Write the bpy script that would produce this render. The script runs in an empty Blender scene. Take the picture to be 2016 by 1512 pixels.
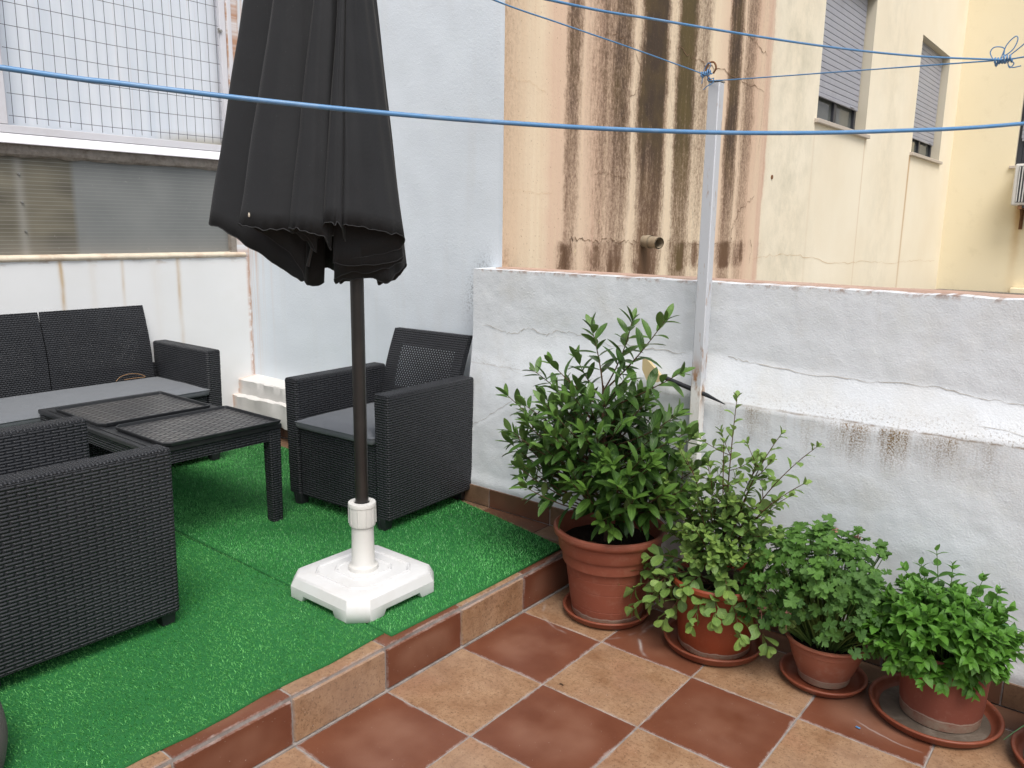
import bpy, bmesh, math, random
import numpy as np
from mathutils import Vector, Matrix, noise as mn
rnd = random.Random(7)
SC = bpy.context.scene
COL = SC.collection
H = .145            # top of the raised platform
HC = H + .008       # top of the turf base
YW = 1.45           # face of the low terrace wall
YT = 1.62           # face of the tall white wall
XB = -2.585         # face of the wall behind the sofa
XN = -.639          # neighbour's facade
YC = 10.6           # neighbour's far wall

# ------------------------------------------------------------------ helpers
def link(o, parent=None):
    COL.objects.link(o)
    if parent is not None: o.parent = parent
    return o
def tag(o, label=None, cat=None, group=None, kind=None):
    if label: o['label'] = label
    if cat: o['category'] = cat
    if group: o['group'] = group
    if kind: o['kind'] = kind
    return o
def empty(name, loc=(0,0,0), rz=0, label=None, cat=None, group=None):
    o = bpy.data.objects.new(name, None); o.empty_display_size = .05
    o.location = loc; o.rotation_euler = (0,0,rz); link(o)
    return tag(o, label, cat, group)
class MB:
    """collects quads / polygons with uvs and material slots"""
    def __init__(s): s.v=[]; s.f=[]; s.uv=[]; s.mi=[]; s.tint=[]
    def face(s, pts, uvs=None, mi=0, tint=.5):
        n=len(s.v); s.v+= [tuple(p) for p in pts]; s.f.append(list(range(n,n+len(pts))))
        s.uv += list(uvs) if uvs else [(0,0)]*len(pts); s.mi.append(mi); s.tint.append(tint)
    def box(s, a, b, top='x', mi=0, skip='', taper=0):
        x0,y0,z0=a; x1,y1,z1=b; t=taper
        n=len(s.v)
        s.v += [(x0+t,y0+t,z0),(x1-t,y0+t,z0),(x1-t,y1-t,z0),(x0+t,y1-t,z0),(x0,y0,z1),(x1,y0,z1),(x1,y1,z1),(x0,y1,z1)]
        F=[('b',(0,3,2,1)),('t',(4,5,6,7)),('f',(0,1,5,4)),('r',(1,2,6,5)),('k',(2,3,7,6)),('l',(3,0,4,7))]
        for k,f in F:
            if k in skip: continue
            s.f.append([n+i for i in f]); s.mi.append(mi); s.tint.append(.5)
            for i in f:
                p=s.v[n+i]
                if k in 'bt': uv=(p[0],p[1]) if top=='x' else (p[1],p[0])
                elif k in 'fk': uv=(p[0],p[2])
                else: uv=(p[1],p[2])
                s.uv.append(uv)
        return s
    def grid(s, P, uvs=None, mi=0, flip=False, tint=.5, closeu=False):
        """P[r][c] points sharing vertices"""
        n=len(s.v); R=len(P); C_=len(P[0])
        for r in P: s.v += [tuple(p) for p in r]
        cc = C_ if closeu else C_-1
        for r in range(R-1):
            for c in range(cc):
                c2=(c+1)%C_
                q=[n+r*C_+c, n+r*C_+c2, n+(r+1)*C_+c2, n+(r+1)*C_+c]
                ids=[(r,c),(r,c2),(r+1,c2),(r+1,c)]
                if flip: q=q[::-1]; ids=ids[::-1]
                s.f.append(q); s.mi.append(mi); s.tint.append(tint)
                s.uv += [uvs[i][j] for i,j in ids] if uvs else [(0,0)]*4
        return s
    def tube(s, pts, rad, n=8, mi=0, cap=True, tint=.5):
        pts=[Vector(p) for p in pts]; rings=[]
        rr = rad if isinstance(rad,(list,tuple)) else [rad]*len(pts)
        up=Vector((0,0,1)); prev=None
        for i,p in enumerate(pts):
            d=(pts[min(i+1,len(pts)-1)]-pts[max(i-1,0)])
            if d.length<1e-9: d=Vector((0,0,1))
            d.normalize()
            a = (prev - d*prev.dot(d)) if prev is not None else (d.cross(up) if abs(d.z)<.95 else d.cross(Vector((1,0,0))))
            a.normalize(); prev=a; b=d.cross(a)
            rings.append([p+(a*math.cos(t)+b*math.sin(t))*rr[i] for t in [2*math.pi*k/n for k in range(n)]])
        s.grid(rings, mi=mi, closeu=True, tint=tint)
        if cap:
            s.face(rings[0][::-1], mi=mi, tint=tint); s.face(rings[-1], mi=mi, tint=tint)
        return s
    def lathe(s, prof, c=(0,0), n=48, mi=0):
        P=[[(c[0]+r*math.cos(2*math.pi*k/n), c[1]+r*math.sin(2*math.pi*k/n), z) for k in range(n)] for r,z in prof]
        s.grid(P, mi=mi, closeu=True); return s
    def build(s, name, mats, parent=None, smooth=False, bevel=0, seg=2, tint=False, loc=None):
        me=bpy.data.meshes.new(name); me.from_pydata(s.v,[],s.f); me.update()
        if not isinstance(mats,(list,tuple)): mats=[mats]
        for m in mats: me.materials.append(m)
        me.polygons.foreach_set('material_index', s.mi)
        if s.uv and len(s.uv)==len(me.loops):
            uvl=me.uv_layers.new(name='UVMap'); uvl.data.foreach_set('uv',[c for q in s.uv for c in q])
        if tint:
            at=me.attributes.new('tint','FLOAT','FACE'); at.data.foreach_set('value', s.tint)
        if smooth: me.polygons.foreach_set('use_smooth',[True]*len(me.polygons))
        o=bpy.data.objects.new(name, me); link(o,parent)
        if loc: o.location=loc
        if bevel:
            b=o.modifiers.new('bevel','BEVEL'); b.width=bevel; b.segments=seg; b.limit_method='ANGLE'; b.angle_limit=math.radians(40)
            b.harden_normals=False
        if smooth=='auto' or (bevel and smooth is False):
            me.polygons.foreach_set('use_smooth',[True]*len(me.polygons))
            try:
                me.set_sharp_from_angle(angle=math.radians(38))
            except Exception: pass
        return o
def spline(pts, n=6, closed=False):
    P=[Vector(p) for p in pts]; out=[]; N=len(P)
    for i in range(N if closed else N-1):
        p0=P[(i-1)%N] if closed or i>0 else P[0]*2-P[1]
        p1=P[i]; p2=P[(i+1)%N]
        p3=P[(i+2)%N] if closed or i+2<N else P[-1]*2-P[-2]
        for k in range(n):
            t=k/n
            out.append(.5*((2*p1)+(p2-p0)*t+(2*p0-5*p1+4*p2-p3)*t*t+(3*p1-p0-3*p2+p3)*t**3))
    if not closed: out.append(P[-1])
    return out
def interp(x, tab):
    if x<=tab[0][0]: return tab[0][1]
    for (a,b),(c,d) in zip(tab,tab[1:]):
        if x<=c: return b+(d-b)*(x-a)/(c-a)
    return tab[-1][1]

# ------------------------------------------------------------------ node helper
class NT:
    def __init__(s, name):
        s.m=bpy.data.materials.new(name); s.m.use_nodes=True; s.t=s.m.node_tree; s.t.nodes.clear()
        s.out=s.t.nodes.new('ShaderNodeOutputMaterial')
    def n(s, typ, **kw):
        o=s.t.nodes.new('ShaderNode'+typ)
        for k,v in kw.items(): setattr(o,k,v)
        return o
    def set(s, sock, v):
        if isinstance(v, bpy.types.NodeSocket): s.t.links.new(v, sock)
        elif v is not None:
            if isinstance(v,(tuple,list)) and len(v)==3 and sock.type=='RGBA': v=(*v,1)
            sock.default_value=v
    def geo(s, k='Position'): return s.n('NewGeometry').outputs[k]
    def obj(s): return s.n('TexCoord').outputs['Object']
    def uv(s): return s.n('TexCoord').outputs['UV']
    def sep(s, v):
        o=s.n('SeparateXYZ'); s.set(o.inputs[0],v); return o.outputs
    def comb(s,x=0,y=0,z=0):
        o=s.n('CombineXYZ'); s.set(o.inputs[0],x); s.set(o.inputs[1],y); s.set(o.inputs[2],z); return o.outputs[0]
    def mul3(s, v, sc):
        o=s.n('Mapping'); s.set(o.inputs['Vector'],v); o.inputs['Scale'].default_value=sc; return o.outputs[0]
    def noise(s, v, scale=5, detail=4, rough=.55, dist=0, w=None):
        o=s.n('TexNoise'); s.set(o.inputs['Vector'],v); o.inputs['Scale'].default_value=scale
        o.inputs['Detail'].default_value=detail; o.inputs['Roughness'].default_value=rough; o.inputs['Distortion'].default_value=dist
        return o.outputs[0]
    def vor(s, v, scale=5, feat='F1'):
        o=s.n('TexVoronoi', feature=feat); s.set(o.inputs['Vector'],v); o.inputs['Scale'].default_value=scale; return o.outputs[0]
    def m_(s, op, a, b=None, c=None, clamp=False):
        o=s.n('Math', operation=op, use_clamp=clamp); s.set(o.inputs[0],a)
        if b is not None: s.set(o.inputs[1],b)
        if c is not None: s.set(o.inputs[2],c)
        return o.outputs[0]
    def mr(s, v, a, b, c=0, d=1, smooth=False):
        o=s.n('MapRange', interpolation_type='SMOOTHSTEP' if smooth else 'LINEAR'); s.set(o.inputs[0],v)
        for i,x in enumerate((a,b,c,d)): s.set(o.inputs[i+1],x)
        return o.outputs[0]
    def ramp(s, v, stops, interp='LINEAR'):
        o=s.n('ValToRGB'); s.set(o.inputs[0],v); cr=o.color_ramp; cr.interpolation=interp
        for i,(p,c) in enumerate(stops):
            e=cr.elements[i] if i<2 else cr.elements.new(p)
            e.position=p; e.color=(*c,1) if isinstance(c,(tuple,list)) else (c,c,c,1)
        return o.outputs[0]
    def mix(s, f, a, b, mode='MIX'):
        o=s.n('Mix', data_type='RGBA', blend_type=mode, clamp_factor=True)
        s.set(o.inputs[0],f); s.set(o.inputs[6],a); s.set(o.inputs[7],b); return o.outputs[2]
    def bump(s, h, strength=.5, dist=.01, normal=None):
        o=s.n('Bump'); o.inputs['Strength'].default_value=strength; o.inputs['Distance'].default_value=dist
        s.set(o.inputs['Height'],h)
        if normal: s.set(o.inputs['Normal'],normal)
        return o.outputs[0]
    def pbr(s, col, rough=.7, normal=None, spec=.5, metal=0, **kw):
        o=s.n('BsdfPrincipled'); s.set(o.inputs['Base Color'],col); s.set(o.inputs['Roughness'],rough)
        s.set(o.inputs['Specular IOR Level'],spec); s.set(o.inputs['Metallic'],metal)
        if normal: s.set(o.inputs['Normal'],normal)
        for k,v in kw.items(): s.set(o.inputs[k.replace('_',' ')],v)
        return o.outputs[0]
    def done(s, sh):
        s.t.links.new(sh, s.out.inputs['Surface']); return s.m
    def gauss(s, x, c, w):
        d=s.m_('DIVIDE', s.m_('SUBTRACT',x,c), w); return s.m_('EXPONENT', s.m_('MULTIPLY', s.m_('MULTIPLY',d,d), -1.))

def simple(name, col, rough=.5, spec=.5, metal=0, var=.08, scale=30, bump=.1, bdist=.002, dirt=None):
    t=NT(name); p=t.obj()
    nz=t.noise(p,scale,4)
    c=t.mix(nz, tuple(x*(1-var) for x in col), tuple(min(1,x*(1+var)) for x in col))
    if dirt: c=t.mix(t.mr(t.noise(p,scale*.4,6,.7),.5,.75,0,dirt[1]), c, dirt[0])
    return t.done(t.pbr(c, t.mr(nz,.3,.7,rough*.88,min(1,rough*1.12)), t.bump(nz,bump,bdist), spec, metal))

# ------------------------------------------------------------------ materials
def plaster(name, base=(.72,.735,.75), stains=None, bumps=1.0, grime=.35, finestr=.5):
    t=NT(name); p=t.geo(); x,y,z=t.sep(p)
    big=t.noise(p,1.7,3); mid=t.noise(p,9,5,.6); fine=t.noise(p,75,3,.6)
    roller=t.noise(p,190,2,.5); lump=t.vor(t.mul3(p,(1,1,1)),38)
    c=t.mix(t.mr(big,.3,.7), tuple(v*.93 for v in base), base)
    c=t.mix(t.mr(mid,.52,.75,0,grime), c, (base[0]*.86,base[1]*.86,base[2]*.80))
    if stains: c=stains(t,c,x,y,z,p)
    h=t.m_('ADD', t.m_('MULTIPLY',fine,.55), t.m_('MULTIPLY',roller,.6))
    h=t.m_('ADD', h, t.m_('MULTIPLY', t.mr(mid,.3,.7), .28))
    h=t.m_('ADD', h, t.m_('MULTIPLY', t.mr(lump,.0,.25,1,0), .25))
    cr=t.vor(t.m_('ADD',0,0) if False else t.mul3(p,(1,1,1)),3)
    return t.done(t.pbr(c,.75,t.bump(h,finestr*bumps*.42,.0036),.25))

def st_parapet(t,c,x,y,z,p):
    # drips of moss and dirt under the shoulder, specks along its edge, grime on the foot
    q=t.comb(x,0,z)
    drip=t.noise(t.mul3(q,(17,1,1.8)),1,3,.6)
    speck=t.noise(q,190,2,.7)
    where=t.m_('ADD', t.gauss(x,.93,.05), t.m_('ADD', t.m_('MULTIPLY',t.gauss(x,1.05,.04),1.3), t.m_('ADD', t.m_('MULTIPLY',t.gauss(x,.61,.03),.6), t.m_('MULTIPLY',t.gauss(x,1.2,.09),.55))))
    fade=t.mr(z,.60,.765,0,1,True)
    below=t.mr(z,.768,.775,1,0)
    amt=t.m_('MULTIPLY', t.m_('MULTIPLY',fade,below), t.m_('ADD', t.m_('MULTIPLY',t.m_('MULTIPLY',where,1.15),t.mr(t.noise(t.mul3(q,(55,1,5)),1,4,.75),.36,.58,.15,1)), t.mr(drip,.46,.74,0,.9)))
    amt=t.m_('MULTIPLY', amt, t.mr(x,.35,.6,.1,1))
    m=t.m_('MULTIPLY', t.m_('MULTIPLY',amt,.85), t.mr(speck,.42,.58,.2,1.1),clamp=True)
    c=t.mix(m, c, (.20,.13,.06))
    ln=t.m_('MULTIPLY', t.mr(t.m_('ABSOLUTE',t.m_('SUBTRACT',z,t.m_('ADD',.768,t.m_('MULTIPLY',t.noise(q,14,3),.012)))),0,.005,1,0), t.m_('MULTIPLY',t.mr(x,.4,.9,.25,1),t.mr(t.noise(q,23,3),.4,.55,.2,.9)))
    c=t.mix(ln, c, (.20,.14,.09))
    sp2=t.noise(q,120,3,.7)
    edge=t.m_('MULTIPLY', t.mr(z,.77,.775,0,1), t.mr(z,.775,.86,1,.0))
    edge=t.m_('MULTIPLY', edge, t.mr(x,.3,1.3,.35,1))
    c=t.mix(t.m_('MULTIPLY',edge,t.mr(sp2,.54,.62,0,.6)), c, (.2,.15,.1))
    # soft ochre damp patches and lichen on the face
    d2=t.noise(q,3.3,4,.6)
    c=t.mix(t.mr(d2,.52,.75,0,.35), c, (.56,.52,.43))
    # top edge flaking to red brown
    tp=t.mr(z,1.166,1.186,0,1)
    c=t.mix(t.m_('MULTIPLY',tp,t.mr(t.noise(q,26,4,.75),.5,.6,0,.85)), c, (.30,.17,.11))
    td=t.m_('MULTIPLY', t.mr(z,1.0,1.18,0,1,True), t.mr(t.noise(t.mul3(q,(20,1,2)),1,3),.62,.78,0,.5))
    c=t.mix(t.m_('MULTIPLY',td,t.mr(speck,.4,.6,.2,1)), c, (.36,.33,.24))
    ft=t.m_('MULTIPLY', t.mr(z,.08,.3,1,0,True), t.mr(d2,.35,.7,.1,.6))
    return t.mix(ft, c, (.46,.44,.40))
def st_tall(t,c,x,y,z,p):
    q=t.comb(x,0,z)
    # soot smudge by the low wall's end
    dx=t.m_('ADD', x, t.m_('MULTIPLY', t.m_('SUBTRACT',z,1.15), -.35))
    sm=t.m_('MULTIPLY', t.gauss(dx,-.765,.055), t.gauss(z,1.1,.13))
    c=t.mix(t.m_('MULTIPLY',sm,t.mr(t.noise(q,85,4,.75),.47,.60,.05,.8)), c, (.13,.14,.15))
    # peach rust runs near the inner corner
    n1=t.noise(t.mul3(q,(34,1,.5)),1,3,.7)
    near=t.mr(x,XB,XB+.28,1,0)
    c=t.mix(t.m_('MULTIPLY', t.m_('MULTIPLY',near,t.mr(n1,.48,.68,0,.8)), t.mr(z,.5,1.2,.25,1)), c, (.62,.40,.27))
    cr=t.mr(x,XB,XB+.02,1,0)
    c=t.mix(t.m_('MULTIPLY',cr,t.mr(t.noise(q,18,4),.35,.6,0,.9)), c, (.42,.22,.12))
    n2=t.noise(t.mul3(q,(9,1,.7)),1,3)
    return t.mix(t.mr(n2,.55,.75,0,.22), c, (.60,.60,.58))
def st_back(t,c,x,y,z,p):
    q=t.comb(0,y,z)
    wob=t.m_('MULTIPLY', t.m_('SUBTRACT', t.noise(q,7,2), .5), .012)
    yy=t.m_('ADD',y,wob)
    g=None
    for cy,w,a in ((.569,.011,1.),(.872,.009,.55),(1.18,.012,.9),(1.05,.03,.12),(.25,.01,.5),(-.05,.01,.5),(.72,.02,.15)):
        k=t.m_('MULTIPLY', t.gauss(yy,cy,w), a); g=k if g is None else t.m_('ADD',g,k)
    fd=t.mr(z,.55,1.17,.25,1,True)
    g=t.m_('MULTIPLY', g, t.m_('MULTIPLY', fd, t.mr(t.noise(t.mul3(q,(1,30,6)),1,3),.3,.6,.4,1)), clamp=True)
    c=t.mix(t.m_('MULTIPLY',g,.9), c, (.50,.36,.20))
    tp=t.m_('MULTIPLY', t.mr(z,1.13,1.17,0,1), t.mr(t.noise(t.mul3(q,(1,9,30)),1,3,.6),.55,.7,0,.7))
    c=t.mix(tp, c, (.38,.25,.15))
    cor=t.mr(y,YT-.02,YT,0,1)
    c=t.mix(t.m_('MULTIPLY',cor,t.mr(t.noise(q,22,4,.7),.38,.55,0,.8)), c, (.45,.24,.14))
    n2=t.noise(q,2.6,3)
    return t.mix(t.mr(n2,.5,.72,0,.14), c, (.62,.61,.58))
def st_ledge(t,c,x,y,z,p):
    m=t.mr(x,XB,XB+.05,1,0)
    c=t.mix(t.m_('MULTIPLY',m,t.mr(t.noise(p,35,4),.35,.55,0,.7)), c, (.60,.36,.24))
    c=t.mix(t.mr(t.noise(p,30,5,.7),.62,.74,0,.35), c, (.42,.35,.28))
    return c

def facade_mat():
    t=NT('stained_render'); p=t.geo(); x,y,z=t.sep(p); q=t.comb(0,y,z)
    # logarithmic widths: use position along the wall, slightly wavering with height
    wob=t.m_('MULTIPLY', t.m_('SUBTRACT', t.noise(t.comb(0,t.m_('MULTIPLY',y,3.),t.m_('MULTIPLY',z,2.2)),1,3), .5), .10)
    wob2=t.m_('MULTIPLY', t.m_('SUBTRACT', t.noise(q,14,4,.7), .5), .05)
    yy=t.m_('ADD', t.m_('ADD',y,wob), wob2)
    u=t.mr(yy,1.6,4.7,0,1)
    def S(v): return (v-1.6)/3.1
    dark=t.ramp(u,[(0,.18),(S(1.75),.05),(S(1.95),0),(S(2.06),.0),(S(2.11),.62),(S(2.17),.50),(S(2.23),.05),(S(2.33),.22),(S(2.40),.48),(S(2.46),.35),(S(2.51),.62),(S(2.61),.66),(S(2.69),.06),(S(2.73),.2),(S(2.79),1),(S(3.0),1),(S(3.07),.1),(S(3.13),.12),(S(3.19),.92),(S(3.33),.9),(S(3.40),.22),(S(3.52),.38),(S(3.60),.02),(S(3.80),.02),(S(3.86),.8),(S(3.97),.78),(S(4.04),.05),(S(4.12),.44),(S(4.20),.36),(S(4.28),.08),(S(4.5),.08),(1,0)])
    pink=t.ramp(u,[(0,.15),(S(1.88),.05),(S(1.97),.75),(S(2.10),.7),(S(2.22),.5),(S(2.34),.85),(S(2.48),.6),(S(2.7),.25),(S(3.05),.1),(S(3.6),.1),(S(3.83),.65),(S(4.0),.4),(S(4.25),.85),(S(4.38),.5),(S(4.46),.95),(S(4.5),.9),(S(4.52),0),(1,0)])
    speck=t.noise(q,60,4,.8); sp2=t.noise(t.mul3(q,(1,55,16)),1,3,.75); vert=t.noise(t.mul3(q,(1,26,.9)),1,4,.65)
    # streaks weaken downwards, then darken again in a band below the horizontal crack
    zf=t.mr(z,1.2,2.1,.50,1.1,True)
    band=t.m_('MULTIPLY', t.mr(z,1.10,1.14,0,1,True), t.mr(z,1.27,1.30,1,0))
    bandn=t.mr(t.noise(t.mul3(q,(1,5.5,2)),1,2),.46,.6,0,1)
    keep=t.m_('ADD', t.gauss(yy,2.9,.2), t.m_('MULTIPLY',t.gauss(yy,3.26,.12),.7), clamp=True)
    zf=t.m_('MAXIMUM', zf, t.m_('MULTIPLY',keep,.82))
    dk=t.m_('MULTIPLY', dark, t.m_('ADD', zf, t.m_('MULTIPLY',t.m_('MULTIPLY',band,bandn),.9)))
    dk=t.m_('MULTIPLY', dk, t.mr(vert,.2,.75,.6,1.3))
    pt=None
    for cy,w_,a in ((2.10,.055,.95),(2.38,.05,.7),(2.57,.05,.75),(2.86,.12,.7),(3.28,.12,.75),(3.5,.05,.7),(3.92,.10,.95),(4.2,.035,.8)):
        g=t.m_('MULTIPLY', t.gauss(t.m_('ADD',y,wob2),cy,w_), a); pt=g if pt is None else t.m_('ADD',pt,g)
    pt=t.m_('MULTIPLY', t.m_('MULTIPLY',pt,t.mr(z,1.09,1.18,0,1,True)), t.mr(t.m_('ADD',z,wob2),1.27,1.31,1,0))
    dk=t.m_('MAXIMUM', dk, pt)
    ns=t.m_('ADD', t.m_('MULTIPLY',speck,.55), t.m_('MULTIPLY',sp2,.45))
    tt=t.mr(ns,.30,.66,1.05,.02)
    cover=t.mr(t.m_('SUBTRACT',dk,tt), -.70,.40, 0,.95, True)
    cover=t.m_('MULTIPLY', cover, t.mr(dk,.02,.22,.0,1), clamp=True)
    clean=t.mr(yy,4.36,4.60,0,1,True)
    big=t.noise(q,1.1,3)
    peach=t.mix(t.mr(vert,.3,.7), (.78,.63,.455), (.88,.77,.575))
    peach=t.mix(t.mr(y,1.62,1.95,.6,0), peach, (.60,.43,.29))
    cream=t.mix(t.mr(big,.35,.7), (.83,.745,.585), (.88,.81,.66))
    sm=t.m_('MULTIPLY', t.m_('ADD',t.gauss(y,5.0,.5),t.m_('MULTIPLY',t.gauss(y,7.6,.5),.5)), t.mr(t.noise(q,3.2,5,.7),.42,.7,0,.6))
    cream=t.mix(sm, cream, (.50,.47,.36))
    c=t.mix(clean, peach, cream)
    pk=t.m_('MULTIPLY', pink, t.mr(vert,.25,.75,.3,.95), clamp=True)
    c=t.mix(t.m_('MULTIPLY',pk,.9), c, (.57,.30,.225))
    brown=t.mix(t.mr(t.noise(q,5,3),.4,.62), (.042,.028,.020), (.085,.058,.026))
    brown=t.mix(t.mr(z,1.15,1.9,.6,0), brown, (.17,.085,.05))
    olive=t.m_('MULTIPLY', t.gauss(yy,3.26,.12), .7)
    brown=t.mix(olive, brown, (.10,.075,.022))
    brown=t.mix(t.mr(dk,.25,.95,.75,0), brown, (.215,.135,.088))
    c=t.mix(t.mr(dk,.02,.6,0,.5), c, (.40,.25,.175))
    c=t.mix(cover, c, brown)
    # flakes where the paint lifted: pale yellow chips
    fl=t.m_('MULTIPLY', t.mr(t.noise(t.mul3(q,(1,30,17)),1,4,.75),.655,.67,0,1), t.m_('ADD', t.gauss(y,2.43,.10), t.gauss(y,2.16,.05)))
    fl=t.m_('MULTIPLY', fl, t.mr(z,1.3,1.9,1,.3))
    c=t.mix(fl, c, (.74,.62,.36))
    dots=t.m_('MULTIPLY', t.mr(t.noise(q,95,2,.6),.66,.70,0,.7), t.mr(y,1.7,4.5,1,0))
    c=t.mix(dots, c, (.30,.19,.11))
    # rust runs below the window sills
    for cy,w,a,zb in ((6.84,.014,.45,2.2),(8.52,.03,.95,2.18),(5.48,.02,.15,2.2)):
        g=t.m_('MULTIPLY', t.gauss(t.m_('ADD',y,t.m_('MULTIPLY',wob2,.2)),cy,w), t.m_('MULTIPLY', t.mr(z,.7,zb,a*.5,a), t.mr(z,zb,zb+.01,1,0)))
        c=t.mix(g, c, (.50,.30,.14))
    lo=t.mr(z,.62,1.05,.35,0,True); c=t.mix(lo, c, (.66,.58,.44))
    h=t.m_('ADD', t.m_('MULTIPLY',t.noise(p,60,4,.6),.6), t.m_('MULTIPLY',t.noise(p,9,4),.6))
    return t.done(t.pbr(c,.85,t.bump(h,.35,.006),.2))
def yellow_mat():
    t=NT('yellow_render'); p=t.geo(); x,y,z=t.sep(p); big=t.noise(p,1.0,3)
    c=t.mix(t.mr(big,.3,.7), (.79,.70,.50), (.83,.745,.55))
    g=t.m_('MULTIPLY', t.gauss(t.m_('ADD',x,t.m_('MULTIPLY',t.noise(p,9,3),.05)),.21,.05), t.mr(z,.9,1.72,.15,.8))
    g=t.m_('MULTIPLY', g, t.mr(z,1.7,1.75,1,0)); c=t.mix(g, c, (.50,.30,.10))
    c=t.mix(t.mr(t.noise(p,5,5,.7),.55,.8,0,.3), c, (.55,.47,.30))
    return t.done(t.pbr(c,.85,t.bump(t.noise(p,50,3),.25,.004),.2))

def tile_mat(name, kind, smear=.034):
    t=NT(name); p=t.geo(); uv=t.uv(); u,v,_=t.sep(uv)
    ri=t.geo('Random Per Island'); off=t.comb(t.m_('MULTIPLY',ri,31.),t.m_('MULTIPLY',ri,17.),0)
    va=t.n('VectorMath',operation='ADD'); t.set(va.inputs[0],p); t.set(va.inputs[1],off); q=va.outputs[0]
    if kind=='red':
        c=t.mix(t.mr(t.noise(q,7,3),.3,.7), (.130,.043,.023), (.172,.062,.034))
        c=t.mix(t.m_('MULTIPLY',t.mr(t.noise(q,3.5,3),.35,.6,0,.75),t.mr(t.m_('MULTIPLY',t.m_('MULTIPLY',u,t.m_('SUBTRACT',1.,u)),t.m_('MULTIPLY',v,t.m_('SUBTRACT',1.,v))),.012,.05,0,1,True)), c, (.235,.115,.075))
        c=t.mix(t.mr(t.noise(q,11,5,.7),.6,.85,0,.3), c, (.22,.115,.08))
        rough=.38
    else:
        c=t.mix(t.mr(t.noise(q,8,5,.7),.32,.68), (.235,.122,.062), (.40,.255,.150))
        c=t.mix(t.mr(t.noise(q,4,2),.55,.75,0,.6), c, (.24,.095,.050))
        c=t.mix(t.mr(t.noise(q,75,5,.8),.50,.64,0,.6), c, (.15,.075,.035))
        c=t.mix(t.mr(t.noise(q,24,5,.75),.52,.7,0,.45), c, (.17,.085,.04))
        c=t.mix(t.mr(t.noise(q,130,2,.7),.60,.66,0,.7), c, (.10,.05,.028)); c=t.mix(t.mr(t.noise(q,3.1,3),.45,.7,0,.25), c, (.42,.32,.25))
        rough=.5
    c=t.mix(t.mr(ri,0,1,0,.22), c, t.mix(.5,c,(.16,.07,.035)))
    du=t.m_('MINIMUM', u, t.m_('SUBTRACT',1.,u)); dv=t.m_('MINIMUM', v, t.m_('SUBTRACT',1.,v))
    d=t.m_('MINIMUM',du,dv)
    nz=t.noise(q,9,5,.75); n3=t.noise(q,85,4,.8)
    d2=t.m_('SUBTRACT', d, t.m_('MULTIPLY', t.mr(nz,.45,.75), smear))
    d2=t.m_('ADD', d2, t.m_('MULTIPLY', t.m_('SUBTRACT',n3,.5), .035))
    sm=t.mr(d2,-.014,.010,.66,0)
    c=t.mix(sm, c, (.40,.33,.30))
    x,y,z=t.sep(p)
    # lime rings left by saucers
    for cx,cy,r,w,a in ((.60,1.17,.20,.006,.75),(.20,1.15,.19,.005,.4),(.90,1.20,.19,.005,.6),(1.25,1.27,.225,.003,.4)):
        dd=t.m_('SQRT', t.m_('ADD', t.m_('POWER',t.m_('SUBTRACT',x,cx),2.), t.m_('POWER',t.m_('SUBTRACT',y,cy),2.)))
        dd=t.m_('ADD', dd, t.m_('MULTIPLY', t.m_('SUBTRACT',t.noise(p,6,3),.5), .05))
        g=t.m_('MULTIPLY', t.gauss(dd,r,w), t.mr(t.noise(p,6,3),.50,.62,0,a)); c=t.mix(g, c, (.46,.42,.40))
    # shade close to the wall, painted into the tiles as dark brown
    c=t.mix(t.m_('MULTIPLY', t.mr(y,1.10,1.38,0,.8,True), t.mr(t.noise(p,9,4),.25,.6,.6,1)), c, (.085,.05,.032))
    sp=t.mr(t.noise(p,210,1,.5),.78,.80,0,.7); c=t.mix(sp, c, (.55,.5,.45))
    return t.done(t.pbr(c, t.mr(t.noise(q,6,4),.3,.7,rough-.05,rough+.14), t.bump(t.m_('ADD',t.noise(q,22,4),t.m_('MULTIPLY',t.noise(q,120,3),.4)),.18,.003), .35))
def grout_mat():
    t=NT('grout'); p=t.geo()
    c=t.mix(t.mr(t.noise(p,18,5,.7),.35,.65), (.36,.33,.31), (.20,.175,.16))
    c=t.mix(t.mr(t.noise(p,6,3),.5,.7,0,.6), c, (.42,.36,.32))
    return t.done(t.pbr(c,.9,t.bump(t.noise(p,90,4),.6,.004),.1))

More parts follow.
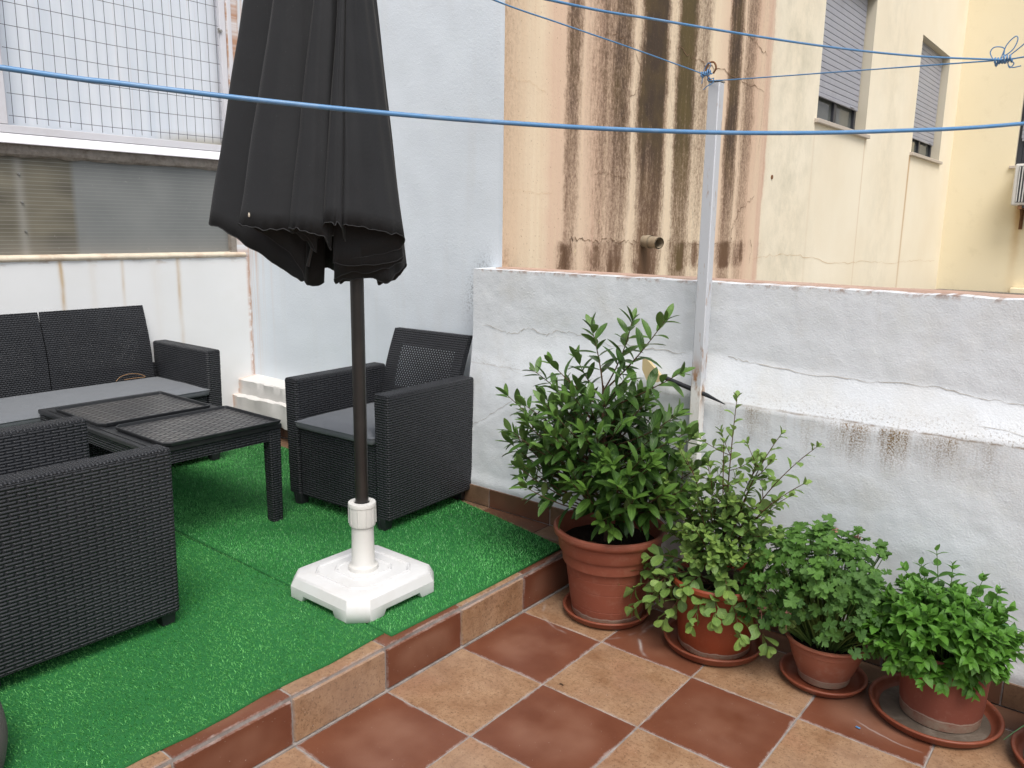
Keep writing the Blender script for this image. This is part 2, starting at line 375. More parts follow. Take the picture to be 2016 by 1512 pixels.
def wicker(name, L=.046, h=.0100, holes=False):
    t=NT(name); u,v,_=t.sep(t.uv())
    rv=t.m_('DIVIDE',v,h); row=t.m_('FLOOR',rv); b=t.m_('FRACT',rv)
    sh=t.m_('MULTIPLY', t.m_('MODULO', t.m_('ABSOLUTE',row), 2.), .5)
    a=t.m_('FRACT', t.m_('ADD', t.m_('DIVIDE',u,L), t.m_('ADD',sh,40.)))
    hb=t.m_('SINE', t.m_('MULTIPLY',b,math.pi)); ha=t.m_('SINE', t.m_('MULTIPLY',a,math.pi))
    hb=t.m_('POWER',hb,.55); hr=ha; ha=t.mr(ha,0,.42,0,1,True)
    hh=t.m_('MULTIPLY',hb,t.m_('ADD',.12,t.m_('MULTIPLY',ha,.88)))
    fib=t.noise(t.comb(t.m_('MULTIPLY',u,60.),t.m_('MULTIPLY',v,900.),0),1,2)
    hh2=t.m_('ADD',hh,t.m_('MULTIPLY',fib,.02))
    p=t.geo(); wear=t.mr(t.noise(p,4,4,.65),.45,.75,0,1)
    c=t.mix(wear, (.024,.026,.031), (.036,.039,.045)); c=t.mix(t.mr(hh,.0,.30,.6,0),c,(.007,.007,.008))  # gaps between strands blackened in the colour, standing in for cavity shade
    rg=t.mr(t.noise(p,13,4),.3,.7,.45,.6)
    sh_=t.pbr(c,rg,t.bump(hh2,1.,.0065),.42)
    if holes:
        hole=t.m_('MULTIPLY', t.m_('LESS_THAN',hr,.36), t.m_('LESS_THAN',t.m_('ABSOLUTE',t.m_('SUBTRACT',b,.5)),.19))
        hole=t.m_('GREATER_THAN',hole,.5)
        mx=t.n('MixShader'); t.set(mx.inputs[0],hole); t.t.links.new(sh_,mx.inputs[1])
        t.t.links.new(t.n('BsdfTransparent').outputs[0],mx.inputs[2]); sh_=mx.outputs[0]
    return t.done(sh_)
def fabric(name, col, scale=900, bump=.15, rough=.85, sheen=.15, var=.12):
    t=NT(name); p=t.obj()
    wv=t.m_('MULTIPLY', t.m_('SINE',t.m_('MULTIPLY',t.sep(p)[0],scale)), t.m_('SINE',t.m_('MULTIPLY',t.sep(p)[1],scale)))
    nz=t.noise(p,14,5,.6)
    c=t.mix(nz, tuple(v*(1-var) for v in col), tuple(v*(1+var) for v in col))
    c=t.mix(t.mr(t.noise(p,160,2),.70,.74,0,.03), c, (.5,.5,.5))
    h=t.m_('ADD', t.m_('MULTIPLY',wv,.15), t.m_('MULTIPLY',nz,1.2))
    return t.done(t.pbr(c,rough,t.bump(h,bump,.004),.25,Sheen_Weight=sheen))
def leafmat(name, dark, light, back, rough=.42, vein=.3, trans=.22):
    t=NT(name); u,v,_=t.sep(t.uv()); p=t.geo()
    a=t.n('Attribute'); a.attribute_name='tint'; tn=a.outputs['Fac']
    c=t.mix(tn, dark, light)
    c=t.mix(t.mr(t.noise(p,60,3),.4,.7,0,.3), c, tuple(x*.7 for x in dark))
    rib=t.mr(t.m_('ABSOLUTE',t.m_('SUBTRACT',u,.5)),0,.05,vein,0)
    c=t.mix(rib, c, tuple(min(1,x*1.7) for x in light))
    c=t.mix(t.m_('MULTIPLY',t.geo('Backfacing'),.6), c, back)
    side=t.m_('SINE', t.m_('MULTIPLY', t.m_('ADD', v, t.m_('MULTIPLY',t.m_('ABSOLUTE',t.m_('SUBTRACT',u,.5)),-.6)), 40.))
    sh=t.pbr(c,rough,t.bump(side,.25,.0012),.45)
    tr=t.n('BsdfTranslucent'); t.set(tr.inputs[0], t.mix(.5,c,tuple(min(1,x*1.6) for x in light)))
    mx=t.n('MixShader'); mx.inputs[0].default_value=trans; t.t.links.new(sh,mx.inputs[1]); t.t.links.new(tr.outputs[0],mx.inputs[2])
    return t.done(mx.outputs[0])
def terracotta(name, col, zb=.02, lime=.045, dusty=.2, rough=.55):
    t=NT(name); p=t.obj(); x,y,z=t.sep(p)
    c=t.mix(t.noise(p,9,4), tuple(v*.88 for v in col), tuple(v*1.1 for v in col))
    c=t.mix(t.mr(t.noise(p,26,5,.7),.52,.8,0,dusty), c, (.40,.26,.19))
    wv=t.m_('ADD', z, t.m_('MULTIPLY',t.m_('SUBTRACT',t.noise(p,16,4,.6),.5),.02))
    m=t.mr(wv,lime-.006,lime+.004,.85,0)
    m=t.m_('MULTIPLY',m,t.mr(t.noise(p,34,5,.75),.30,.62,.25,1))
    c=t.mix(m, c, (.27,.215,.16))
    ln=t.mr(t.m_('ABSOLUTE',t.m_('SUBTRACT',wv,lime)),0,.003,.6,0); c=t.mix(ln, c, (.45,.40,.33))
    c=t.mix(t.mr(t.noise(p,300,1),.78,.8,0,.5), c, (.6,.5,.4))
    return t.done(t.pbr(c,rough,t.bump(t.noise(p,40,4),.12,.003),.35))
def soil_mat():
    t=NT('potting_soil'); p=t.obj()
    c=t.mix(t.noise(p,120,4,.7), (.012,.009,.007), (.05,.035,.024))
    c=t.mix(t.mr(t.vor(p,230),.0,.16,1,0), c, (.32,.28,.23))
    c=t.mix(t.mr(t.noise(p,170,2),.5,.55,1,0), c, (.02,.014,.01))
    return t.done(t.pbr(c,.95,t.bump(t.noise(p,110,4),1,.01),.1))
def turf_mat(name, c0, c1):
    t=NT(name); p=t.geo(); a=t.n('Attribute'); a.attribute_name='tint'; tn=a.outputs['Fac']
    c=t.mix(tn, c0, c1)
    c=t.mix(t.mr(t.noise(p,5,4,.6),.35,.7,0,.35), c, tuple(v*.7 for v in c0))
    return t.done(t.pbr(c,.42,None,.5))
def polycarb():
    t=NT('ribbed_plastic_sheet'); p=t.geo(); x,y,z=t.sep(p)
    rb=t.m_('FRACT',t.m_('DIVIDE',z,.0185)); line=t.mr(t.m_('ABSOLUTE',t.m_('SUBTRACT',rb,.5)),0,.10,1,0)
    n1=t.noise(p,3,3); left=t.mr(y,.662,.690,1,0)
    grey=t.mix(t.mr(n1,.3,.7), (.155,.165,.165), (.205,.215,.212))
    ol=t.mix(t.mr(t.noise(t.comb(0,t.m_('MULTIPLY',y,2.5),t.m_('MULTIPLY',z,5.)),1,2),.35,.65), (.09,.082,.062), (.20,.182,.135))
    c=t.mix(left, grey, ol)
    c=t.mix(t.m_('MULTIPLY',line,t.mr(left,0,1,.42,.7)), c, (.34,.34,.31))
    batten=t.gauss(y,.435,.022); c=t.mix(t.m_('MULTIPLY',batten,.35), c, (.4,.4,.38))
    c=t.mix(t.mr(z,1.19,1.30,.35,0), c, (.30,.29,.27))
    c=t.mix(t.mr(t.noise(p,40,4,.7),.66,.72,0,.4), c, (.35,.34,.32))
    return t.done(t.pbr(c,.32,t.bump(rb,.1,.002),.5))
def milky():
    t=NT('milky_plastic_sheet'); p=t.geo(); x,y,z=t.sep(p); q=t.comb(0,y,z)
    c=t.mix(t.mr(t.noise(t.mul3(q,(1,12,.4)),1,4,.6),.3,.7), (.66,.72,.80), (.78,.82,.88))
    st=t.m_('MULTIPLY', t.mr(t.noise(t.mul3(q,(1,40,.35)),1,3,.7),.60,.68,0,.7), t.mr(y,.9,1.4,.1,1))
    c=t.mix(st, c, (.52,.40,.33))
    lo=t.m_('MULTIPLY', t.mr(z,1.79,1.86,1,0), t.mr(y,1.1,1.3,0,1)); c=t.mix(lo, c, (.45,.42,.34))
    wv=t.m_('SINE', t.m_('MULTIPLY',y,2*math.pi/.06))
    return t.done(t.pbr(c,.35,t.bump(wv,.06,.01),.5))
def shutter_mat(): return simple('shutter_grey',(.36,.37,.42),.55,.4,0,.12,12,.1,.003,((.22,.22,.26),.35))

M={}
M['parapet']=plaster('white_plaster_low_wall',(.72,.755,.79),st_parapet,1.2,.3,.8)
M['tall']=plaster('white_plaster_tall_wall',(.725,.785,.84),st_tall,1.0,.15,.8)
M['back']=plaster('white_plaster_back_wall',(.77,.785,.795),st_back,.7,.12,.35)
M['ledge']=plaster('white_plaster_ledge',(.66,.65,.63),st_ledge,1.3,.3,.8)
M['facade']=facade_mat(); M['yellow']=yellow_mat()
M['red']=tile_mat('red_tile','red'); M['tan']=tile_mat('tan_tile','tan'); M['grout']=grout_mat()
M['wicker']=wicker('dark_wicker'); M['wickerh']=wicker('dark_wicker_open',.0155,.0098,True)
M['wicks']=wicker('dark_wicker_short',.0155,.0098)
M['plas']=simple('dark_plastic',(.022,.024,.027),.42,.5,0,.2,22,.15,.001,((.06,.06,.06),.5))
M['cush']=fabric('grey_cushion_fabric',(.145,.157,.172),1400,.25)
M['canopy']=fabric('black_canopy_fabric',(.0165,.0175,.0195),2200,.3,.68,.06,.18)
M['pole']=simple('dark_pole_paint',(.018,.016,.015),.38,.5,.0,.25,15,.05,.001,((.05,.04,.03),.4))
M['wbase']=simple('white_plastic_base',(.64,.645,.645),.45,.4,0,.04,8,.05,.001,((.45,.41,.35),.35))
M['wtube']=simple('ivory_plastic',(.62,.612,.585),.42,.4,0,.04,10,.05,.001,((.5,.44,.35),.3))
M['alu']=simple('white_window_metal',(.62,.62,.66),.45,.5,.0,.06,7,.06,.001,((.42,.38,.36),.4))
M['flash']=simple('white_flashing',(.84,.83,.88),.4,.5,0,.03,7,.03,.001)
M['wire']=simple('mesh_wire',(.07,.075,.10),.5,.5,.3)
M['bolt']=simple('bolt_metal',(.35,.34,.32),.4,.5,.8)
M['rustbar']=simple('rusty_crumbling_mortar',(.26,.235,.21),.9,.1,0,.45,35,.9,.01,((.10,.07,.05),.7))
M['sillp']=simple('sill_paint',(.68,.60,.48),.7,.2,0,.25,18,.5,.004,((.40,.20,.11),.6))
M['poly']=polycarb(); M['milky']=milky()
M['rope']=simple('blue_line_plastic',(.09,.24,.46),.38,.5,0,.12,60,.1,.001,((.30,.40,.52),.5))
M['soil']=soil_mat(); M['turfbase']=simple('turf_backing',(.02,.13,.035),.8,.2)
M['marble']=simple('sill_marble',(.52,.46,.40),.5,.3); M['frame']=simple('dark_window_frame',(.035,.038,.048),.4,.5)
M['glass']=simple('window_glass',(.13,.14,.13),.08,.8,0,.4,3,.0); M['shutter']=shutter_mat()
M['reveal']=simple('cream_reveal',(.60,.55,.44),.8,.2,0,.06,4)
M['pipe']=simple('weathered_pipe',(.34,.28,.20),.7,.3,0,.3,25,.2,.002,((.12,.09,.06),.7))
M['ac']=simple('ac_casing',(.66,.65,.63),.4,.4); M['acd']=simple('ac_grille_dark',(.05,.055,.06),.5)
M['rustb']=simple('rusty_bracket',(.20,.10,.05),.8,.2,0,.4,30)
M['roof']=simple('grey_roof_sheet',(.16,.155,.14),.9,.1,0,.25,6,.3,.01,((.25,.22,.18),.5))
M['conc']=simple('bare_ground',(.22,.20,.17),.9,.1)
M['crack']=simple('crack_shadowed_gap',(.22,.14,.09),.95,.05); M['crack2']=simple('faint_ochre_crack',(.60,.42,.24),.95,.05)
M['ckw']=simple('crack_in_white',(.50,.48,.45),.95,.05)
M['cap']=simple('terracotta_cap',(.48,.33,.26),.8,.2,0,.3,14,.4,.004,((.5,.42,.36),.6))
M['bark']=simple('brown_bark',(.085,.05,.03),.8,.2,0,.4,50,.5,.003)
M['twig']=simple('reddish_twig',(.10,.045,.025),.65,.3,0,.3,50); M['gtwig']=simple('green_stem',(.09,.15,.035),.6,.3)
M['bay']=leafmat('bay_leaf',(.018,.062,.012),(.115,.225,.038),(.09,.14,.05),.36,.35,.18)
M['med']=leafmat('round_leaf',(.060,.155,.036),(.230,.350,.080),(.15,.21,.09),.5,.3,.25)
M['ger']=leafmat('lobed_leaf',(.024,.080,.012),(.105,.235,.034),(.09,.16,.05),.6,.0,.25)
M['mint']=leafmat('mint_leaf',(.036,.125,.014),(.112,.275,.032),(.15,.28,.07),.5,.25,.28)
M['chive']=simple('chive_leaf',(.08,.20,.09),.45,.4)
M['dry']=simple('dried_petals',(.42,.22,.17),.9,.1,0,.3,90)
M['potA']=terracotta('terracotta_plastic_matt',(.225,.066,.038),.0,.024,.22,.58)
M['potB']=terracotta('terracotta_orange_gloss',(.235,.050,.021),.0,.020,.08,.40)
M['potC']=terracotta('terracotta_pale_clay',(.30,.105,.062),.0,.026,.45,.7)
M['potD']=terracotta('terracotta_brown_red',(.205,.062,.040),.0,.034,.25,.6)
M['sauc']=terracotta('saucer_terracotta',(.21,.058,.030),.0,-1,.2,.45)
M['wetdirt']=simple('saucer_dirt',(.115,.09,.07),.85,.2,0,.45,22,.8,.006,((.24,.20,.165),.9))
M['mesh_grey']=None
def textilene():
    t=NT('woven_textile'); p=t.obj(); x,y,z=t.sep(p)
    a=t.m_('SINE',t.m_('MULTIPLY',z,1500.)); b=t.m_('SINE',t.m_('MULTIPLY',t.m_('ADD',y,x),1100.))
    k=t.m_('MULTIPLY',a,b); c=t.mix(t.mr(k,-.3,.3), (.05,.045,.045), (.26,.235,.225))
    return t.done(t.pbr(c,.7,t.bump(k,.4,.002),.3))
M['mesh_grey']=textilene()

# ------------------------------------------------------------------ ground and terrace floor
g=MB(); g.face([(-60,-60,-.03),(60,-60,-.03),(60,60,-.03),(-60,60,-.03)]); tag(g.build('ground',M['conc']),kind='structure')
T=.33; G=.0026
def tile(mb, o, U, V, su, sv, th, mi, g=G):
    """slab tile: origin o, unit axes U,V (world), size su,sv, raised by th along UxV"""
    o=Vector(o); U=Vector(U); V=Vector(V); N=U.cross(V)
    j=lambda a: a+rnd.uniform(-.0008,.0008)
    b=.0018
    a0,a1,b0,b1=j(g),j(su-g),j(g),j(sv-g)
    base=[o+U*x+V*y for x,y in ((a0,b0),(a1,b0),(a1,b1),(a0,b1))]
    top=[o+U*x+V*y+N*th for x,y in ((a0+b,b0+b),(a1-b,b0+b),(a1-b,b1-b),(a0+b,b1-b))]
    n=len(mb.v); mb.v+=[tuple(p) for p in base+top]
    uvb=[(0,0),(1,0),(1,1),(0,1)]; uvt=[(.01,.01),(.99,.01),(.99,.99),(.01,.99)]
    mb.f.append([n+4,n+5,n+6,n+7]); mb.uv+=uvt; mb.mi.append(mi); mb.tint.append(.5)
    for k in range(4):
        k2=(k+1)%4; mb.f.append([n+k,n+k2,n+4+k2,n+4+k]); mb.uv+=[uvb[k],uvb[k2],uvt[k2],uvt[k]]; mb.mi.append(mi); mb.tint.append(.5)
fl=MB(); fl.face([(0.0,-3,-.003),(5,-3,-.003),(5,YW-.004,-.003),(0,YW-.004,-.003)],mi=2)
for i in range(-9,5):
    for jx in range(0,15):
        sv=min(T, YW-.012-i*T)
        if sv<.03: continue
        tile(fl,(jx*T,i*T,-.003),(1,0,0),(0,1,0),T,sv,.003,0 if (i+jx)%2==0 else 1)
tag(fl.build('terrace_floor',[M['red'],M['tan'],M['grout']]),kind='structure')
pf=MB()
# platform core (grout coloured) and its tiles
pf.box((XB-.05,-3,-.02),(-.010,1.60,H-.004),mi=2)
x0=-.215
cols=[(-.215,.209)]+[(-.215-T*k,T) for k in range(1,8)]
for k,(xs,w) in enumerate(cols):
    for i in range(-9,5):
        ymax=1.44 if xs>-.8 else 1.545
        sv=min(T,ymax-i*T)
        if sv<.02: continue
        tile(pf,(xs,i*T,H-.004),(1,0,0),(0,1,0),w,sv,.004,0 if (i+k)%2==1 else 1)
pf.box((-.0095,-3,-.002),(.003,YW-.02,.0032),mi=2)
# riser
for i in range(-9,5):
    sv=min(T,YW-.012-i*T)
    if sv<.03: continue
    tile(pf,(-.010,i*T,.001),(0,1,0),(0,0,1),sv,H-.012,.008,0 if i%2==1 else 1,.004)
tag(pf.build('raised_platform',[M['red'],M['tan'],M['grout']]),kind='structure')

# skirting (a thing fixed to the walls)
sk=MB()
def skirt(xa,xb,yf,z0,hh,joint0,ph):
    sk.box((xa,yf+.004,z0),(xb,yf+.016,z0+hh-.003),mi=2)
    k=math.floor((xa-joint0)/T)
    while joint0+k*T<xb:
        a=max(xa,joint0+k*T); b=min(xb,joint0+(k+1)*T)
        if b-a>.01: tile(sk,(a,yf+.004,z0),(1,0,0),(0,0,1),b-a,hh,.005,0 if (k+ph)%2==0 else 1,.002)
        k+=1
skirt(-.005,4.6,YW-.016,.001,.082,.11,1)
skirt(-.70,-.006,YW-.016,H+.001,.085,-.215,1)
skirt(XB+.004,-.70,1.545,H+.001,.085,-.215,1)
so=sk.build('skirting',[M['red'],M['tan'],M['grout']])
tag(so,'low row of red and tan skirting tiles along the foot of the white walls','skirting tiles')

# ------------------------------------------------------------------ low terrace wall
def nz(x,y,z,s): return mn.noise(Vector((x*s,y*s,z*s)))
pw=empty('low_wall',(1,YW,0),0,'rough white plastered low wall with a sloping shoulder, behind the potted plants','wall')
zl=[(-.70,.46),(-.43,.63),(-.19,.655),(.3,.785),(.46,.777),(.97,.766),(1.4,.79),(4.6,.79)]
zh=[(-.70,.94),(.0,.95),(.3,.925),(.45,.93),(.95,.902),(1.14,.91),(1.38,.887),(4.6,.88)]
def wall_y(x,z):
    a=interp(x,zl); b=interp(x,zh); t=(z-a)/(b-a)
    if x<.3:   # left of the post the shoulder flattens out
        t2=min(1,max(0,t)); d=.048*(t2*t2*(3-2*t2))
    else:
        d=.050*min(1,max(0,t))
        if 0<t<1: d+=.003*math.sin(t*math.pi)
    y=YW+d
    y+= .0022*nz(x,0,z,4.)+.0018*nz(x,3,z,13)+.0010*nz(x,7,z,37)
    if t<0: y-=.003
    foot=.10 if x>0 else H+.10
    if z<foot+.05: y-=.014*max(0,1-abs(z-foot)/.045)*(.6+.5*nz(x,1,0,9))
    return y
nx,nzr=300,100
XL=[-.70+(2.2+.70)*(i/nx) for i in range(nx+1)]+[2.6,3.2,4.6]
ZL=[1.183*(k/nzr) for k in range(nzr+1)]
ox,oy=1,YW
P=[[(x-ox,wall_y(x,z+(.003*nz(x,0,0,11) if k==nzr else 0))-oy,z+(.004*nz(x,5,0,9) if k==nzr else 0)) for x in XL] for k,z in enumerate(ZL)]
wb=MB(); wb.grid(P)
# top, end, back
topf=[Vector(p) for p in P[-1]]
wb.grid([[tuple(p) for p in topf],[(p.x,YT+.03-oy,p.z+.001) for p in topf]])
wb.grid([[(XL[0]-ox,YT+.1-oy,z) for z in ZL],[P[k][0] for k in range(len(ZL))]],flip=True)
wb.grid([[(x-ox,YT+.03-oy,0) for x in (XL[0],XL[-1])],[(x-ox,YT+.03-oy,1.187) for x in (XL[0],XL[-1])]],flip=True)
wb.build('plaster_wall',M['parapet'],pw,smooth=True)
# thin terracotta capping set back from the edge
cp=MB(); N=140
rows=[[],[],[],[]]
for i in range(N+1):
    x=-.64+i*(4.6+.64)/N; e=.006*nz(x,0,0,6); zz=1.1845+.002*nz(x,0,3,5)
    for r,(yy,z_) in enumerate(((1.575+e,zz-.004),(1.577+e,zz+.003),(YT+.04,zz+.004),(YT+.04,zz-.004))): rows[r].append((x-ox,yy-oy,z_))
cp.grid(rows); cp.build('capping',M['cap'],pw)
def crack(name, pts, plane, mat, parent, w=.002, off=.0015, jit=.006, sub=7, org=(0,0,0)):
    """thin irregular crack as a narrow strip lying on a wall; plane 'x' or callable y(x,z)"""
    P=[]; 
    for (a,b),(c,d) in zip(pts,pts[1:]):
        for k in range(sub):
            t=k/sub; P.append((a+(c-a)*t+rnd.uniform(-jit,jit), b+(d-b)*t+rnd.uniform(-jit,jit)))
    P.append(pts[-1]); mb=MB(); A=[];B=[]
    for i,(a,b) in enumerate(P):
        q=P[min(i+1,len(P)-1)]; r=P[max(i-1,0)]; dx,dz=q[0]-r[0],q[1]-r[1]; l=math.hypot(dx,dz) or 1
        ww=w*rnd.uniform(.2,1.0)*(0.3 if i in(0,len(P)-1) else 1)
        for s,L_ in ((1,A),(-1,B)):
            aa=a-dz/l*ww*s; bb=b+dx/l*ww*s
            if plane=='x': L_.append((XN+off-org[0],aa-org[1],bb-org[2]))
            elif plane=='far': L_.append((aa-org[0],YC-off-org[1],bb-org[2]))
            else: L_.append((aa-org[0],plane(aa,bb)-off-org[1],bb-org[2]))
    mb.grid([A,B]); return mb.build(name,mat,parent)
O1=(ox,oy,0)
crack('crack',[(.487,.928),(.55,.921),(.633,.91),(.802,.903),(.958,.902),(1.143,.911),(1.277,.893),(1.384,.887),(1.8,.88)],wall_y,M['ckw'],pw,.0017,.002,.004,7,O1)
crack('crack',[(-.64,.945),(-.50,.92),(-.45,.925),(-.395,.951),(-.302,.928),(-.25,.95),(-.164,.951),(.004,.918),(.10,.93),(.224,.921),(.337,.924)],wall_y,M['ckw'],pw,.0018,.002,.006,7,O1)
crack('crack',[(-.68,.80),(-.60,.77),(-.48,.775),(-.40,.76)],wall_y,M['ckw'],pw,.001,.002,.004,6,O1)
crack('crack',[(1.28,.82),(1.5,.80),(1.8,.80)],wall_y,M['ckw'],pw,.0014,.002,.004,6,O1)
crack('crack',[(-.675,.49),(-.58,.545),(-.50,.60),(-.43,.645)],wall_y,M['ckw'],pw,.0012,.002,.003,6,O1)

# ------------------------------------------------------------------ tall white wall and ledge
tw=empty('tall_wall',(-1.6,YT,0),0,'tall smooth bluish white wall rising behind the right wicker armchair','wall')
mb=MB(); 
nxx,nzz=90,110
P=[[(XB-.1+(XN-XB+.1)*i/nxx+1.6, .004*nz(i*.02,k*.03,0,2.5)+.002*nz(i*.02,k*.03,4,9), .0+4.4*k/nzz) for i in range(nxx+1)] for k in range(nzz+1)]
for r in P: r[-1]=(XN+1.6,0,r[-1][2])
mb.grid(P); mb.box((XB-.1+1.6,.01,0),(XN+1.6-.012,.25,4.4),skip='f'); mb.build('plaster_wall',M['tall'],tw,smooth=False)
lg=empty('masonry_ledge',(-1.7,1.5,H),0,'stepped crumbling white masonry ledge at the foot of the tall wall in the left corner','ledge')
def ledge(y0,y1,z0,z1,a,ph):
    n=90; P=[]
    prof=[(y0,z0),(y0-.004,z0+.02),(y0,(z0+z1)/2),(y0+.001,z1-.005),(y0+.004,z1-.001),(y0+.03,z1+.002),(y1,z1+.012)]
    for j,(yy,zz) in enumerate(prof):
        P.append([(XB+.0+(1.87)*i/n+1.7, yy-1.5+a*nz(i*.055+ph,j*.5,ph,1.7)+a*.6*nz(i*.2,j,ph,2.), zz-H+a*.6*nz(i*.1,j*.3,ph+5,2.2)) for i in range(n+1)])
    m=MB(); m.grid(P); return m.build('step',M['ledge'],lg,smooth='auto')
ledge(1.475,1.60,H+.084,.362,.016,1.); ledge(1.512,1.64,.350,.452,.012,7.)

# ------------------------------------------------------------------ wall behind the sofa with its window
bw=empty('sofa_wall',(XB,0,0),0,'white wall with rust drips and a wire mesh window, behind the wicker sofa','wall')
b=MB(); Y0=-3.2; Y1=YT+.02
b.box((-.22,Y0,0),(0,Y1,1.170)); b.build('plaster_wall',M['back'],bw,bevel=.006)
b=MB(); b.box((-.22,1.552,1.171),(0,Y1,4.4)); b.box((-.22,Y0,2.95),(0,1.551,4.4)); b.build('upper_wall',M['tall'],bw)
# sill: uneven painted edge
n=120; P=[]
for j,(xx,zz) in enumerate([(-.06,1.200),(-.004,1.196),(.010,1.190),(.013,1.182),(.010,1.171),(-.004,1.166)]):
    P.append([(xx+.003*nz(i*.12,j,0,3), Y0+(1.60-Y0)*i/n, zz+.003*nz(i*.2,j*.3,2,3)) for i in range(n+1)])
b=MB(); b.grid(P); b.build('sill',M['sillp'],bw,smooth=True)
# lower ribbed sheet, its crumbling head, bolts
b=MB(); b.box((-.05,Y0,1.192),(-.034,1.545,1.67)); b.build('ribbed_panel',M['poly'],bw)
P=[]
for j,(xx,zz) in enumerate([(-.033,1.655),(-.020,1.653),(-.004,1.664),(0.002,1.680),(-.002,1.71)]):
    P.append([(xx+.004*nz(i*.3,j,0,2.), Y0+(1.56-Y0)*i/n, zz+(.010 if j<3 else .002)*nz(i*.33,j*.3,2,2.)) for i in range(n+1)])
b=MB(); b.grid(P); b.build('crumbling_head',M['rustbar'],bw)
b=MB(); b.box((-.05,1.515,1.192),(-.006,1.56,1.66)); b.build('panel_edge_strip',M['rustbar'],bw,bevel=.003)
for zz,yy in ((1.575,.435),(1.445,.438),(1.31,.441)):
    b=MB(); b.tube([(-.036,yy,zz),(-.028,yy,zz)],.006,10); b.tube([(-.03,yy,zz),(-.024,yy,zz)],.0035,6); b.build('bolt',M['bolt'],bw)
# flashing band, frame, mesh
b=MB(); b.face([(.028,Y0,1.713),(.028,1.545,1.713),(-.003,1.545,1.753),(-.003,Y0,1.753)]); b.face([(.028,Y0,1.709),(.028,1.545,1.709),(.028,1.545,1.713),(.028,Y0,1.713)]); b.face([(-.02,Y0,1.709),(-.02,1.545,1.709),(.028,1.545,1.709),(.028,Y0,1.709)]); b.build('flashing',M['flash'],bw)
fr=MB(); fr.box((-.035,Y0,1.7545),(-.004,1.55,1.792)); fr.box((-.035,1.515,1.793),(-.003,1.551,2.9)); fr.box((-.035,.365,1.793),(-.004,.405,2.9)); fr.box((-.035,Y0,2.9),(-.004,1.55,2.94)); fr.build('window_frame',M['alu'],bw,bevel=.003)
b=MB(); b.box((-.022,1.56,1.795),(.004,1.585,2.94)); b.build('frame_moulding',M['alu'],bw,bevel=.004)
b=MB(); b.box((-.075,Y0,1.78),(-.070,1.54,2.95)); b.build('milky_panel',M['milky'],bw)
w=MB(); yy=.43
while yy<1.50: w.tube([(-.012,yy,1.797+rnd.uniform(0,.01)),(-.012+rnd.uniform(-.002,.002),yy+.004,2.3),(-.012,yy,2.9)],.0014,5,cap=False); yy+=.0505
zz=1.83; 
while zz<2.9: w.tube([(-.0095,.412,zz+.004),(-.0095,.9,zz-.002),(-.0095,1.508,zz)],.0014,5,cap=False); zz+=.099
w.build('wire_mesh',M['wire'],bw)
for zz in (1.85,2.40):
    b=MB(); b.tube([(-.003,1.517,zz),(.006,1.517,zz)],.008,12); b.box((-.003,1.500,zz-.014),(.000,1.512,zz+.014)); b.build('bolt',M['bolt'],bw)

# ------------------------------------------------------------------ neighbour's building
nb=empty('neighbour_building',(XN,5,0),0,'cream and yellow neighbouring building streaked with brown and pink damp stains','building')
def holed(rects, a0, a1, z0, z1, put):
    ys=sorted({a0,a1,*[r[0] for r in rects],*[r[1] for r in rects]}); zs=sorted({z0,z1,*[r[2] for r in rects],*[r[3] for r in rects]})
    for i in range(len(ys)-1):
        for k in range(len(zs)-1):
            cy=(ys[i]+ys[i+1])/2; cz=(zs[k]+zs[k+1])/2
            if any(r[0]<cy<r[1] and r[2]<cz<r[3] for r in rects): continue
            put(ys[i],ys[i+1],zs[k],zs[k+1])
W=[(5.50,6.82,2.235,3.40),(8.55,9.93,2.215,3.41)]
b=MB()
holed(W,YT-.0,YC+.01,0,5.2,lambda a,c,d,e: b.face([(0,a-5,d),(0,c-5,d),(0,c-5,e),(0,a-5,e)]))
b.build('stained_wall',M['facade'],nb)
b=MB(); b.box((-.3,YC-5+.012,0),(6,YC-5+.3,5.2),skip='f')
W3=[(.07,1.35,2.185,3.45)]
holed([(r[0]-XN,r[1]-XN,r[2],r[3]) for r in W3],0,6,0,5.2,lambda a,c,d,e: b.face([(a,YC-5,d),(c,YC-5,d),(c,YC-5,e),(a,YC-5,e)]))
b.build('yellow_wall',M['yellow'],nb)
